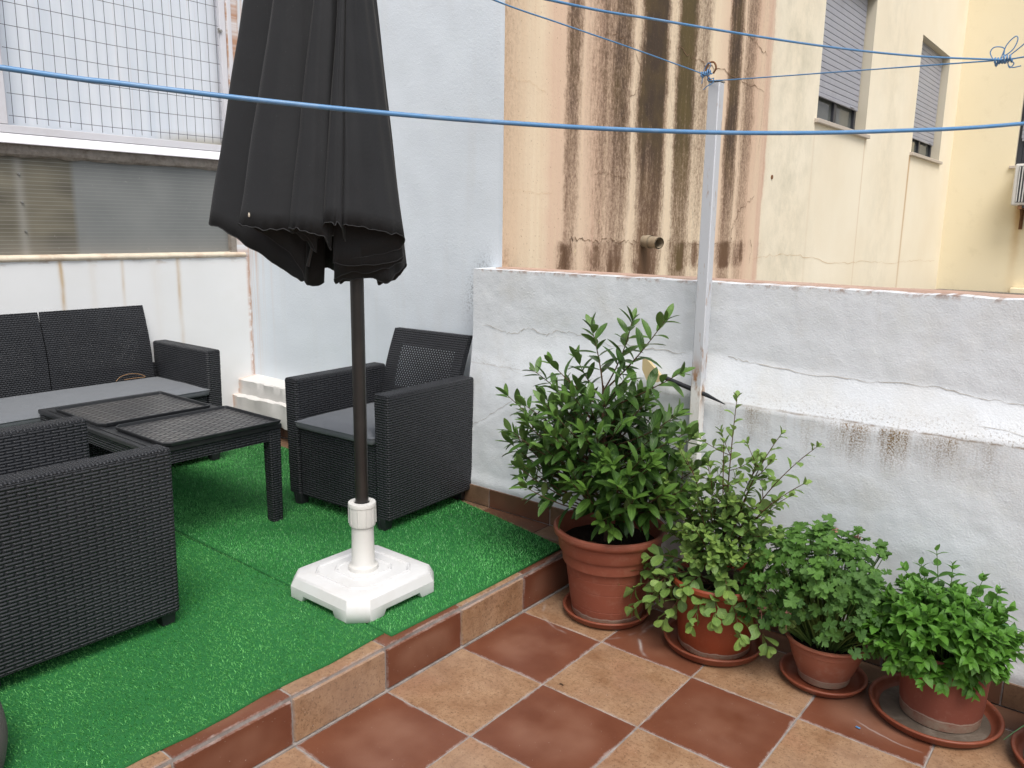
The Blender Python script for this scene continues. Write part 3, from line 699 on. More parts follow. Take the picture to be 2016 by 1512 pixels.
def window(M4, ww, zb, zt, dep, blind):
    """local: wall plane y=0 looking -y, opening x 0..ww, recess goes +y; M4 places it"""
    def place(o): o.matrix_local=M4
    def bd(m,name,mat,par,**k):
        o=m.build(name,mat,par,**k); 
        return o
    m=MB()
    m.face([(0,0,zb),(0,dep,zb),(0,dep,zt),(0,0,zt)]); m.face([(ww,dep,zb),(ww,0,zb),(ww,0,zt),(ww,dep,zt)]); m.face([(0,0,zt),(0,dep,zt),(ww,dep,zt),(ww,0,zt)])
    m.face([(0,dep,zb),(ww,dep,zb),(ww,dep,zt),(0,dep,zt)])
    root=m.build('window',M['reveal'],nb); root.matrix_local=M4
    s=MB(); s.box((-.05,-.035,zb-.035),(ww+.05,dep-.003,zb-.002)); s.build('sill',M['marble'],root,bevel=.004)
    f=MB(); y0=dep-.055
    f.box((0.002,y0,zb),(.055,dep-.005,zt-.002)); f.box((ww-.055,y0,zb),(ww-.002,dep-.005,zt-.002)); f.box((.055,y0,zb),(ww-.055,dep-.006,zb+.05)); f.box((ww*.55-.03,y0+.002,zb+.05),(ww*.55+.03,dep-.006,zt-.01))
    f.box((.055,y0+.01,zb+.05),(.10,dep-.008,zt-.01)); f.box((ww*.55+.03,y0+.01,zb+.05),(ww*.55+.07,dep-.008,zt-.01))
    f.build('frame',M['frame'],root,bevel=.004)
    q=MB(); q.box((.10,dep-.03,zb+.05),(ww-.055,dep-.02,zt-.01)); q.build('glass',M['glass'],root)
    r=MB(); z=zb+blind; P=[]
    r.box((.04,y0-.022,z-.03),(ww-.03,y0-.006,z))
    while z<zt-.01:
        z2=min(z+.048,zt-.003)
        r.box((.03,y0-.018,z+.003),(ww-.02,y0-.006,z2)); z=z2
    r.box((ww*.8,y0-.03,zb+blind-.022),(ww*.88,y0-.023,zb+blind-.008))
    r.build('roller_shutter',M['shutter'],root,bevel=.0035,seg=2)
rotX=Matrix(((0,-1,0,0),(1,0,0,0),(0,0,1,0),(0,0,0,1)))   # local x -> world y, local y -> world -x
for (a,c,d,e),bl in zip(W,(.235,.21)): window(Matrix.Translation((0,a-5,0))@rotX, c-a, d, e, .15, bl)
for (a,c,d,e) in W3: window(Matrix.Translation((a-XN,YC-5,0)), c-a, d, e, .12, .32)
O2=(XN,5,0)
for pts,w_ in (([(2.10,1.16),(2.15,1.25),(2.138,1.315),(2.2,1.305),(2.264,1.3),(2.38,1.295),(2.502,1.301),(2.6,1.29),(2.793,1.286)],.006),([(3.12,1.289),(3.305,1.289),(3.5,1.28),(3.727,1.277),(4.039,1.279)],.0045),
    ([(4.024,1.30),(4.03,1.372),(4.107,1.474),(4.25,1.54),(4.369,1.6)],.006),([(3.15,2.37),(3.308,2.34),(3.508,2.324),(3.87,2.329),(4.413,2.29)],.006),([(4.403,1.17),(5.0,1.19),(5.439,1.161),(6.38,1.075),(7.166,1.083),(8.327,1.034),(9.2,1.04),(10.333,1.015)],.005),
    ([(1.644,2.001),(1.72,1.98),(1.786,1.99),(1.917,1.96)],.002),([(2.40,2.30),(2.55,2.31),(2.66,2.29),(2.752,2.177),(2.74,2.1),(2.625,2.008),(2.60,1.93),(2.48,1.86)],.004),([(1.63,1.52),(1.72,1.525),(1.85,1.515),(2.0,1.52)],.0018),
    ([(2.32,1.62),(2.42,1.64),(2.55,1.625),(2.65,1.63)],.003),([(2.02,1.14),(2.08,1.2),(2.12,1.27)],.004),([(3.98,2.62),(4.2,2.58),(4.42,2.52)],.006),([(4.38,1.9),(4.40,2.1),(4.41,2.3)],.003),([(4.36,1.12),(4.38,1.25),(4.34,1.3)],.004)):
    fa=pts[0][0]>4.4 or len(pts)==4 and pts[0][0]<1.65; crack('crack',pts,'x',M['crack2'] if fa else M['crack'],nb,w_*(.35 if fa else .5),.0025,w_*2.5,9,O2)
b=MB(); b.tube([(-.05,2.865-5,1.298),(.06,2.84-5,1.292),(.125,2.81-5,1.287)],.032,20,cap=False); b.tube([(-.05,2.865-5,1.298),(.06,2.84-5,1.292),(.1245,2.81-5,1.287)],.026,20,cap=False); b.tube([(.03,2.847-5,1.294),(.06,2.838-5,1.292)],.036,20,cap=False)
b.build('drain_pipe_stub',M['pipe'],nb,smooth=True)
b=MB(); b.tube([(-.01,4.66-5,1.74),(.006,4.66-5,1.74)],.016,10); b.build('wall_plug',M['rustb'],nb)
b=MB(); b.box((XN+.004,YT+.05,.55),(6,YC-.004,.62)); ro=b.build('neighbour_roof_floor',M['roof']); tag(ro,kind='structure')
b=MB(); b.box((.85,-.16,0),(6,0,.09)); kb=b.build('roof_kerb',M['yellow'],None,bevel=.01); kb.location=(XN,YC-.004,.621); tag(kb,'long low yellow kerb along the foot of the far yellow wall','kerb')
b=MB()
for k in range(3): b.box((0,-.2-.02*k,.0+.011*k),(.9+.12*k,-.03,.010+.011*k))
rp=b.build('roofing_scraps',M['roof'],None); rp.location=(XN+.05,YC-.1,.621); rp['label']='thin heap of dark grey roofing scraps in the far corner below the yellow walls'; rp['category']='roofing scraps'

# air conditioner
ac=empty('air_conditioner',(.52,10.3,1.70),0,'white outdoor air conditioner on rusty brackets at the right edge of the photo','air conditioner')
b=MB(); b.box((-.40,-.0,0),(.40,.28,.485)); b.build('casing',M['ac'],ac,bevel=.02,seg=3)
b=MB(); b.box((-.355,-.006,.035),(.355,-.001,.455)); b.build('grille_recess',M['acd'],ac)
b=MB()
for i in range(24): b.box((-.35+i*.030,-.014,.04),(-.340+i*.030,-.007,.45))
b.build('grille_bars',M['ac'],ac)
for xx in (-.32,.28):
    b=MB(); b.box((xx,-.02,-.045),(xx+.04,.295,-.002)); b.face([(xx+.02,.02,-.045),(xx+.02,.295,-.045),(xx+.02,.295,-.28)]); b.box((xx,.285,-.28),(xx+.04,.299,-.046)); b.build('bracket',M['rustb'],ac)
b=MB(); b.lathe([(.0,-.03),(.03,-.028),(.03,-.001),(0,0)],(-.27,.04),12); b.build('rubber_foot',M['acd'],ac)

# ------------------------------------------------------------------ turf
def turf(name, poly, label, seed, lean, c0, c1, dens):
    rg=np.random.default_rng(seed)
    P=np.array(poly); n=len(P)
    me=bpy.data.meshes.new(name)
    lo=P.min(0); hi=P.max(0); N=int(dens*(hi[0]-lo[0])*(hi[1]-lo[1]))
    pts=rg.uniform(lo,hi,(N,2)); ins=np.zeros(N,bool)
    for i in range(n):
        a=P[i]; b_=P[(i+1)%n]
        cond=((a[1]>pts[:,1])!=(b_[1]>pts[:,1])); 
        with np.errstate(divide='ignore',invalid='ignore'):
            xx=(b_[0]-a[0])*(pts[:,1]-a[1])/(b_[1]-a[1])+a[0]
        ins^=(cond&(pts[:,0]<xx))
    pts=pts[ins]; N=len(pts)
    th=rg.uniform(0,2*np.pi,N); w_=rg.uniform(.0007,.0013,N); hh=rg.uniform(.005,.011,N)
    ph=np.sin(pts[:,0]*9+seed)*.4+np.sin(pts[:,1]*7.)*.4
    ln=rg.normal(0,.42,(N,2))+np.array(lean)+np.c_[np.cos(ph),np.sin(ph)]*.15
    dx=np.cos(th)*w_; dy=np.sin(th)*w_
    base=np.c_[pts,np.full(N,HC-.0015)]
    v0=base+np.c_[-dx,-dy,np.zeros(N)]; v1=base+np.c_[dx,dy,np.zeros(N)]
    v2=base+np.c_[ln*hh[:,None],hh]
    V=np.stack([v0,v1,v2],1).reshape(-1,3)
    # base slab
    sl=[(x,y,HC) for x,y in poly]+[(x,y,H+.0005) for x,y in poly]
    nb_=len(sl); allv=np.concatenate([np.array(sl),V])
    faces=[list(range(n))]+[[i,n+i,n+(i+1)%n,(i+1)%n] for i in range(n)]
    nl=sum(len(f) for f in faces)
    me.vertices.add(len(allv)); me.vertices.foreach_set('co',allv.ravel().astype(np.float32))
    li=np.concatenate([np.array([i for f in faces for i in f]), np.arange(N*3)+nb_]).astype(np.int32)
    me.loops.add(len(li)); me.loops.foreach_set('vertex_index',li)
    ls=[0]; 
    for f in faces: ls.append(ls[-1]+len(f))
    starts=np.concatenate([np.array(ls[:-1]), nl+np.arange(N)*3]).astype(np.int32)
    me.polygons.add(len(starts)); me.polygons.foreach_set('loop_start',starts)
    me.update(calc_edges=True); me.validate()
    tn=np.concatenate([np.zeros(len(faces)), np.clip(rg.beta(1.2,2.0,N)+.28*np.sin(pts[:,0]*6.3+1.7*np.sin(pts[:,1]*4.1))*np.sin(pts[:,1]*5.7+2*np.sin(pts[:,0]*3.3)),0,1.1)]).astype(np.float32)
    at=me.attributes.new('tint','FLOAT','FACE'); at.data.foreach_set('value',tn)
    me.materials.append(turf_mat(name+'_fibre',c0,c1)); me.materials.append(M['turfbase']); mi_=np.zeros(len(starts),np.int32); mi_[:len(faces)]=1; me.polygons.foreach_set('material_index',mi_)
    o=bpy.data.objects.new('artificial_turf',me); link(o); tag(o,label,'artificial grass mat','green turf mats on the platform'); return o
eA=[(-.045-.006*math.sin(i*1.7)-(.012*i/12), -.9+1.27*i/12) for i in range(13)]
turf('turf_front',[(-2.5,-.9)]+eA+[(-.058,.371),(-.5,.379),(-1.3,.392),(-2.5,.392)],'front green artificial turf mat under the left armchair, nearest the step corner at bottom left',3,(.25,-.45),(.036,.27,.045),(.34,.88,.28),56000)  # lighter fibre colour paints in the shading of the pile's lean
turf('turf_rear',[(-2.5,.402),(-1.3,.401),(-.5,.386),(-.032,.379),(-.026,.8),(-.030,1.268),(-.35,1.335),(-.68,1.400),(-2.5,1.41)],'rear green artificial turf mat under the white umbrella base and the right armchair',4,(-.35,.15),(.016,.18,.027),(.17,.62,.165),52000)  # darker fibre colour, same painted pile shading on the rear mat

# ------------------------------------------------------------------ wicker furniture
AW=.08; AH=.562; SB=.045
PROF_A=[(.30,.485),(.345,.490),(.395,.497),(.45,.506),(.50,.516),(.54,.527),(.58,.540),(.62,.555),(.66,.571),(.70,.588),(.727,.600)]
PROF_S=[(.30,.462),(.345,.465),(.395,.469),(.45,.472),(.50,.475),(.54,.480),(.58,.487),(.62,.496),(.66,.507),(.71,.521),(.772,.540)]
def back_panel(mb, xa, xb, open_rect=True, prof=PROF_A, mi0=0):
    top,yt_=prof[-1]
    th=.032; cols_=[xa,xa+.05,xb-.05,xb]
    for side,(off,flip) in enumerate(((0,False),(th,True))):
        for i in range(len(prof)-1):
            z0,y0=prof[i]; z1,y1=prof[i+1]
            for c in range(3):
                x0_,x1_=cols_[c],cols_[c+1]
                mi=mi0+(1 if (open_rect and c==1 and z1<=.665) else 0)
                if side and mi!=mi0: continue
                q=[(x0_,y0+off,z0),(x1_,y0+off,z0),(x1_,y1+off,z1),(x0_,y1+off,z1)]
                uv=[(p[0],p[2]) for p in q]
                if flip: q=q[::-1]; uv=uv[::-1]
                mb.face(q,uv,mi)
    for x_,fl_ in ((xa,True),(xb,False)):
        for i in range(len(prof)-1):
            z0,y0=prof[i]; z1,y1=prof[i+1]
            q=[(x_,y0,z0),(x_,y0+th,z0),(x_,y1+th,z1),(x_,y1,z1)]; uv=[(p[1],p[2]) for p in q]
            if fl_: q=q[::-1]; uv=uv[::-1]
            mb.face(q,uv,mi0)
    q=[(xa,yt_,top),(xb,yt_,top),(xb,yt_+th,top),(xa,yt_+th,top)]; mb.face(q,[(p[1],p[0]) for p in q],mi0)
def weld(o,d=.0004):
    bm=bmesh.new(); bm.from_mesh(o.data); bmesh.ops.remove_doubles(bm,verts=bm.verts,dist=d); bm.to_mesh(o.data); bm.free()
def cushion(w0,w1,y0,y1,z0,z1,par,rng):
    nxx=max(8,int((w1-w0)/.03)); nyy=14; P=[]
    def zt(x,y): 
        ex=min(x-w0,w1-x); ey=min(y-y0,y1-y); e=min(ex,ey)
        return z1-.016*math.exp(-e/.012)+.004*math.sin((x-w0)/(w1-w0)*math.pi)*math.sin((y-y0)/(y1-y0)*math.pi)+.002*nz(x+rng,y,0,9)
    m=MB()
    P=[[(w0+(w1-w0)*i/nxx,y0+(y1-y0)*j/nyy,zt(w0+(w1-w0)*i/nxx,y0+(y1-y0)*j/nyy)) for i in range(nxx+1)] for j in range(nyy+1)]
    m.grid(P)
    rim=[P[0][i] for i in range(nxx+1)]+[P[j][-1] for j in range(1,nyy+1)]+[P[-1][i] for i in range(nxx-1,-1,-1)]+[P[j][0] for j in range(nyy-1,0,-1)]
    cx,cy=(w0+w1)/2,(y0+y1)/2
    def off(p,d,z): 
        x,y=p[0],p[1]; sx=1 if x>=w1-1e-6 else (-1 if x<=w0+1e-6 else 0); sy=1 if y>=y1-1e-6 else (-1 if y<=y0+1e-6 else 0)
        return (x+sx*d,y+sy*d,z+.0015*nz(x*1.,y,z+rng,14))
    m.grid([[off(p,-.002,z0) for p in rim],[off(p,.003,z0+.006) for p in rim],[off(p,.006,(z0+z1)/2) for p in rim],[off(p,.005,z1-.020) for p in rim],[off(p,0.0,p[2]) for p in rim]],closeu=True,flip=False)
    o=m.build('seat_cushion',M['cush'],par,smooth=True); weld(o,.0008)
    pt=[off(p,.0075,z1-.018) for p in rim]; q=MB(); q.tube([*pt,pt[0]],.0022,5,cap=False); q.build('piping',M['cush'],o,smooth=True)
    return o
def seat_unit(name,width,label,cat,loc,rz,panels,group=None,AH=.562,prof=PROF_A,inset=0):
    t=empty(name,loc,rz,label,cat,group); w2=width/2; dep=.54
    for s in (-1,1):
        xa,xb=(-w2,-w2+AW) if s<0 else (w2-AW,w2)
        m=MB(); m.box((xa,0,SB),(xb,dep,AH),top='x',taper=.004)
        # short weave on the top face
        o=m.build('armrest',[M['wicker'],M['wicks']],t,bevel=.012,seg=3)
        o.data.polygons[1].material_index=1
    m=MB(); m.box((-w2+AW+.001,.012,SB+.002),(w2-AW-.001,.035,.35),taper=.0); m.build('front_panel',M['wicker'],t,bevel=.004)
    m=MB(); m.box((-w2+AW+.001,.036,.30),(w2-AW-.001,.47,.348)); m.build('seat_base',M['plas'],t)
    m=MB(); m.box((-w2+AW+.001,.515,SB+.002),(w2-AW-.001,.538,.46)); m.build('rear_panel',M['wicker'],t)
    for sx in (-1,1):
        for y_ in (.004,dep-.054):
            m=MB(); xa=sx*(w2-.055)-.025 ; m.box((xa,y_,0),(xa+.05,y_+.05,SB+.01),taper=.006); m.box((xa+.019,y_-.002,.004),(xa+.023,y_+.001,SB)); m.build('leg',M['plas'],t,bevel=.004)
    inner=width-2*AW-2*inset; k=inner/panels
    for i in range(panels):
        a=-w2+AW+inset+i*k+.003; m=MB(); back_panel(m,a,a+k-.006,prof=prof)
        o=m.build('backrest',[M['wicks'],M['wickerh']],t,bevel=0,smooth=False); weld(o)
    cushion(-w2+AW+.006,w2-AW-.006,-.004,.468 if inset else .494,.352,.398,t,width)
    return t
seat_unit('armchair',.62,'black wicker armchair with grey cushion, seen whole, backed against the tall white wall','armchair',(-.938,.905,HC),.05,1,'pair of wicker armchairs')
seat_unit('armchair',.62,'black wicker armchair cut off by the left edge, its side towards the camera','armchair',(-.868,.010,HC),math.pi,1,'pair of wicker armchairs')
# sofa faces +X : local -y -> world +x  => rz = 90deg
seat_unit('sofa',1.27,'long black wicker sofa with one grey seat cushion against the back wall','sofa',(-2.045,.447,HC),math.pi/2,2,None,.577,PROF_S,.035)
# thin copper-coloured wire loop on the sofa
b=MB(); b.tube(spline([(-2.47,.74,.557),(-2.48,.77,.575),(-2.485,.82,.583),(-2.48,.87,.575),(-2.465,.89,.560),(-2.46,.84,.562),(-2.465,.78,.560)],6),.0016,6)
o=b.build('wire_loop',simple('tan_cord',(.30,.17,.08),.6),None,smooth=True); tag(o,'thin tan cord loop lying at the back of the sofa cushion','cord')

# table
tb=empty('coffee_table',(-1.56,.475,HC),0,'low black wicker coffee table with two tray inserts in front of the sofa','table')
tx,ty=-1.56,.475
def L(x,y,z): return (x-tx,y-ty,z-HC)
m=MB(); zt=.566
m.box(L(-2.045,.205,zt-.020),L(-1.075,.752,zt)); m.build('table_top',M['plas'],tb,bevel=.004)
m=MB(); m.box(L(-1.98,.222,zt+.0005),L(-1.10,.242,zt+.003)); m.build('top_groove_strip',M['plas'],tb)
m=MB()
m.box(L(-2.035,.212,.500),L(-1.082,.232,zt-.021),taper=0); m.box(L(-2.035,.722,.500),L(-1.082,.742,zt-.021)); m.box(L(-1.102,.233,.500),L(-1.0815,.721,zt-.021)); m.box(L(-2.0355,.233,.500),L(-2.015,.721,zt-.021))
m.build('apron',M['wicker'],tb)
for xa in (-2.04,-1.128):
    for ya in (.208,.694):
        m=MB(); m.box(L(xa,ya,HC),L(xa+.052,ya+.052,.5445),taper=.003); m.build('leg',M['wicker'],tb,bevel=.004)
def traymat():
    t=NT('tray_lattice'); u,v,_=t.sep(t.uv()); s=.056
    a=t.m_('ADD',t.m_('DIVIDE',u,s),t.m_('DIVIDE',v,s*.62)); b_=t.m_('SUBTRACT',t.m_('DIVIDE',u,s),t.m_('DIVIDE',v,s*.62)); c_=t.m_('DIVIDE',v,s*.31)
    def ln(x,w): return t.mr(t.m_('ABSOLUTE',t.m_('SUBTRACT',t.m_('FRACT',t.m_('ADD',x,50.)),.5)),.5-w,.5-w*.5,0,1)
    line=t.m_('MAXIMUM',t.m_('MAXIMUM',ln(a,.13),ln(b_,.13)),t.m_('MULTIPLY',ln(t.m_('MULTIPLY',c_,.5),.09),1.))
    p=t.geo(); dust=t.mr(t.noise(p,5,4,.6),.38,.65)
    flat=t.mix(dust,(.065,.065,.068),(.115,.112,.108))
    c=t.mix(line, flat, (.015,.016,.018))
    c=t.mix(t.mr(t.noise(p,80,4,.7),.6,.7,0,.25), c, (.16,.15,.13))
    return t.done(t.pbr(c,t.mr(line,0,1,.32,.6),t.bump(line,-.4,.003),.5))
M['tray']=traymat()
def tray(x0,x1,y0,y1,label):
    t=empty('serving_tray',((x0+x1)/2,(y0+y1)/2,zt+.0035),0,label,'tray','pair of lattice trays on the table'); a,b_=(x1-x0)/2,(y1-y0)/2; ch=.022
    def ring(a,b_,z,ch): return [(-a+ch,-b_,z),(a-ch,-b_,z),(a,-b_+ch,z),(a,b_-ch*.3,z),(a-ch*.3,b_,z),(-a+ch*.3,b_,z),(-a,b_-ch*.3,z),(-a,-b_+ch,z)]
    m=MB(); R=[ring(a-.004,b_-.004,0,ch),ring(a,b_,.012,ch),ring(a-.001,b_-.001,.0145,ch),ring(a-.006,b_-.006,.0145,ch-.002),ring(a-.008,b_-.008,.003,ch-.003)]
    m.grid(R,closeu=True); m.build('rim',M['plas'],t,bevel=.0012)
    f=MB(); q=ring(a-.008,b_-.008,.0032,ch-.003); f.face(q,[(p[1],p[0]) for p in q]); f.face([(p[0],p[1],.0) for p in ring(a-.004,b_-.004,0,ch)][::-1]); f.build('tray_floor',M['tray'],t)
tray(-1.945,-1.515,.228,.705,'dark lattice-patterned tray on the coffee table, the one nearer the sofa')
tray(-1.463,-1.060,.250,.742,'dark lattice-patterned tray on the coffee table, the one farther from the sofa')

# ------------------------------------------------------------------ umbrella
UX,UY=-.325,.525
um=empty('umbrella',(UX,UY,HC+.001),0,'closed black umbrella with folded canopy in a square white plastic base on the turf','umbrella')
def octa(a,c,z): return [(-a+c,-a,z),(a-c,-a,z),(a,-a+c,z),(a,a-c,z),(a-c,a,z),(-a+c,a,z),(-a,a-c,z),(-a,-a+c,z)]
m=MB(); a=.192
# bottom lip with notched feet: build each side as strip with a raised notch
def side(p,q,inner):
    p=Vector(p); q=Vector(q); zlo,zmid=.0,.040
    l=(q-p).length
    if l<.12: m.face([(p.x,p.y,zlo),(q.x,q.y,zlo),(q.x,q.y,zmid),(p.x,p.y,zmid)]); return
    ts=[0,.20,.235,.765,.80,1]; zs=[0,0,.020,.020,0,0]
    for i in range(5):
        u0=p+(q-p)*ts[i]; u1=p+(q-p)*ts[i+1]
        m.face([(u0.x,u0.y,zs[i]),(u1.x,u1.y,zs[i+1]),(u1.x,u1.y,zmid),(u0.x,u0.y,zmid)])
        n_=(q-p).normalized().cross(Vector((0,0,1)))*-.03
        m.face([(u0.x+n_.x,u0.y+n_.y,zs[i]),(u1.x+n_.x,u1.y+n_.y,zs[i+1]),(u1.x,u1.y,zs[i+1]),(u0.x,u0.y,zs[i])])
O=octa(a,.052,0)
for i in range(8): side(O[i],O[(i+1)%8],0)
m.grid([octa(a,.052,.040),octa(a-.012,.050,.068),octa(a-.020,.047,.072),octa(.130,.040,.0745),octa(.128,.040,.0800),octa(.1235,.039,.0800),octa(.121,.038,.0755),octa(.080,.027,.077),octa(.078,.027,.0825),octa(.0735,.026,.0825),octa(.071,.026,.0785),octa(.03,.01,.0795)],closeu=True)
m.face(octa(.03,.01,.0795)); ub=m.build('base',M['wbase'],um,bevel=.0022,seg=2); weld(ub,.0003)
m=MB(); m.lathe([(.050,.076),(.050,.088),(.0485,.092),(.043,.095),(.0385,.101),(.0368,.20),(.0362,.262),(.030,.262)],n=40); m.build('tube',M['wtube'],ub,smooth='auto')
m=MB(); m.lathe([(.036,.232),(.0425,.233),(.0435,.238),(.0440,.270),(.0440,.298),(.0458,.299),(.0458,.309),(.0445,.312),(.028,.313),(.025,.310),(.0240,.22)],n=40)
for k in range(10):
    an=k*math.pi/5+.2; cx,cy=math.cos(an)*.0440,math.sin(an)*.0440; m.box((cx-.0014,cy-.0014,.240),(cx+.0014,cy+.0014,.297))
cap=m.build('clamp_cap',M['wtube'],ub,smooth='auto')
m=MB(); m.tube([(0,0,.1),(0,0,.8),(0,0,1.6),(0,0,2.6)],.0215,28); m.build('pole',M['pole'],um,smooth='auto')
r_=Vector((.779246,.626558,0)).normalized(); t_=Vector((.612734,-.766402,0)).normalized()   # across / towards the terrace
# hem control points (u,v,hem z) and matching points higher up (z=2.03)
HB=[(-.525,-.01,1.385, -.372,-.01),
    (-.42,.035,1.325, -.31,.025),(-.31,.035,1.235, -.24,.03),(-.215,.025,1.150, -.16,.025),(-.165,.04,1.125, -.12,.03),(-.20,.07,1.235,-.15,.045),(-.30,.11,1.345,-.205,.07),
    (-.358,.14,1.376, -.232,.085),(-.345,.165,1.372,-.222,.110),(-.27,.188,1.362,-.17,.13),(-.19,.185,1.352,-.115,.12),(-.13,.17,1.335,-.07,.10),
    (-.10,.14,1.26,-.055,.08),(-.13,.16,1.31,-.065,.105),(-.176,.195,1.368,-.083,.13),(-.160,.225,1.362,-.078,.15),(-.11,.232,1.350,-.05,.155),(-.060,.215,1.328,-.022,.14),
    (-.045,.17,1.27,-.012,.11),(-.062,.20,1.34,-.010,.13),(-.056,.235,1.388,-.004,.155),(-.025,.245,1.388,.006,.162),(-.002,.235,1.378,.014,.152),
    (.0,.18,1.31,.010,.115),(-.002,.21,1.37,.012,.135),(.012,.230,1.380,.020,.150),(.07,.20,1.370,.045,.125),(.135,.14,1.352,.070,.085),(.172,.08,1.332,.083,.045),
    (.155,.05,1.28,.080,.03),(.06,.09,1.245,.05,.05),(-.05,.125,1.215,-.02,.06),(.03,.10,1.20,.02,.05),(.12,.055,1.215,.06,.04),(.158,.03,1.235,.08,.02),
    (.10,.045,1.18,.05,.03),(-.01,.075,1.165,.0,.045),(-.06,.065,1.125,-.04,.045),(.0,.055,1.135,.01,.04),(.06,.035,1.14,.04,.02),(.10,.03,1.115,.05,.01),(.140,.0,1.175,.075,-.01),
    (.158,-.04,1.20,.082,-.04),(.12,-.055,1.135,.06,-.045),(.06,-.045,1.105,.035,-.03),
    (.06,-.08,1.15,.045,-.06),(.03,-.13,1.18,.035,-.10),(-.02,-.10,1.135,-.01,-.08),(-.06,-.05,1.105,-.03,-.04),(-.10,-.11,1.16,-.06,-.09),(-.15,-.12,1.17,-.11,-.10),(-.12,-.05,1.110,-.08,-.04),(-.16,-.02,1.095,-.10,-.02),
    (-.20,-.05,1.15,-.14,-.04),(-.29,-.12,1.26,-.22,-.10),(-.42,-.09,1.345,-.29,-.07)]
HB=[(a*.87,b*.87,1.363-(1.385-c)*.66,d*(.83 if d<0 else .84),e*.87) for a,b,c,d,e in HB]
S3=[Vector((h[0],h[1],h[2])) for h in HB]; ST=[Vector((h[3],h[4],0)) for h in HB]
A_=spline(S3,7,True); B_=spline(ST,7,True)
rows=[]; NZ=34; ZT=2.72
for k in range(NZ+1):
    row=[]
    for j,(p,q) in enumerate(zip(A_,B_)):
        z=p.z+(ZT-p.z)*(k/NZ)**.95; tt=(z-1.363)/(2.03-1.363)
        if z<=2.03: u=p.x+(q.x-p.x)*tt; v=p.y+(q.y-p.y)*tt
        else:
            f=1-(z-2.03)/(ZT-2.03); f=f**.8*.97+.03; u=q.x*f; v=q.y*f
        wv=.0035*nz(u*1.,v*1.,z*.35,17)+.0015*math.sin(j*.9+z*5)
        if k==0: wv*=1.2
        W_=r_*(u+wv)+t_*(v+wv*.6); row.append((W_.x,W_.y,z-HC-.001-(.011*nz(j*.17,0,0,2.) if k==0 else 0)))
    rows.append(row)
m=MB(); m.grid(rows,closeu=True); cn=m.build('canopy',M['canopy'],um,smooth=True)
sd=cn.modifiers.new('thick','SOLIDIFY'); sd.thickness=.0016; sd.offset=0
hm=MB(); hem=[Vector(p)+Vector((0,0,.001)) for p in rows[0]]; hm.tube([*hem,hem[0]],.0015,5,cap=False); hm.build('hem_seam',simple('hem_highlight',(.035,.036,.038),.7,.3),cn,smooth=True)  # hem paler than the canopy: edge highlights put into its colour
for k in (4,12,18,23,31,37,41,45,49,53):
    p=Vector(HB[k][:2]); W_=r_*p.x+t_*p.y; z=HB[k][2]-HC+.05
    q=Vector(HB[k][3:5]); W2=r_*q.x*.5+t_*q.y*.5
    m=MB(); m.tube([(W_.x,W_.y,z-.008),(W_.x*.9,W_.y*.9,z+.05),(W2.x,W2.y,1.8)],.005,8); m.build('rib',M['pole'],um)
for k,(du,dv,dz) in enumerate(((-.276,.158,1.385),)):
    W_=r_*du+t_*dv; m=MB(); m.lathe([(0,-.006),(.002,-.004),(.003,0),(.002,.006),(0,.008)],(W_.x,W_.y),8); o=m.build('lint',simple('pale_lint',(.55,.5,.4),.9),cn); 
    for v in o.data.vertices: v.co.z+=dz-HC-.001

# ------------------------------------------------------------------ post and clothes lines
ps=empty('clothesline_post',(.424,1.415,0),0,'slim white square metal post with peeling rust against the low wall','post')
def postmat():
    t=NT('post_paint'); p=t.geo(); x,y,z=t.sep(p)
    up=t.mr(t.m_('ADD',z,t.m_('MULTIPLY',t.noise(p,22,4,.7),.09)),.86,.90,0,1)
    c=t.mix(up,(.74,.73,.71),(.53,.555,.59)); n_=t.noise(t.mul3(p,(30,30,9)),1,4,.7)
    ru=t.m_('MULTIPLY', t.gauss(z,.84,.07), t.mr(n_,.45,.58,0,1)); ru=t.m_('ADD',ru,t.mr(t.noise(t.mul3(p,(60,60,10)),1,4,.7),.60,.68,0,.65),clamp=True)
    c=t.mix(ru,c,(.30,.15,.06)); return t.done(t.pbr(c,.5,t.bump(n_,.15,.003),.4))
pm=postmat()
m=MB(); m.box((-.0195,-.0195,0),(.0195,.0195,1.832)); m.build('square_tube',pm,ps,bevel=.003)
m=MB(); m.box((-.0205,-.0205,1.8325),(.0205,.0205,1.8365)); m.build('top_plate',M['bolt'],ps)
m=MB(); m.tube(spline([(-.012,-.010,1.836),(-.024,-.016,1.852),(-.030,-.018,1.874),(-.022,-.018,1.892),(-.006,-.016,1.893),(.002,-.014,1.876),(-.008,-.012,1.860)],5),.0032,8); m.build('hook',M['rustb'],ps,smooth=True)
def rope(name,pts,r,label,cat='clothes line'):
    m=MB(); P=spline(pts,8); m.tube(P,r,8); o=m.build(name,M['rope'],None,smooth=True); return tag(o,label,cat,'blue plastic clothes lines')
A0=[(.8372,-.8474,1.4899),(.8913,-.7659,1.4826),(.9505,-.6766,1.4759),(1.0157,-.5784,1.4706),(1.0875,-.4702,1.4676),(1.1669,-.3506,1.4675),(1.2548,-.218,1.4718),(1.3525,-.0709,1.4824),(1.4685,.1039,1.5017)]
rope('clothes_line',[(.42,-1.475,1.575),(.62,-1.174,1.528)]+A0+[(1.75,.53,1.567),(2.3,1.36,1.735)],.0024,'thick looking blue clothes line sagging across the whole view, nearest the camera')
KN=Vector((1.2585,1.25,1.7841))
rope('clothes_line',[(.55,-.86,1.735),(.8151,-.0646,1.7154),(.8969,.1778,1.7177),(1.0275,.5651,1.729),(1.139,.8957,1.7492),tuple(KN)],.0022,'upper blue clothes line running from top centre down to the knot at top right')
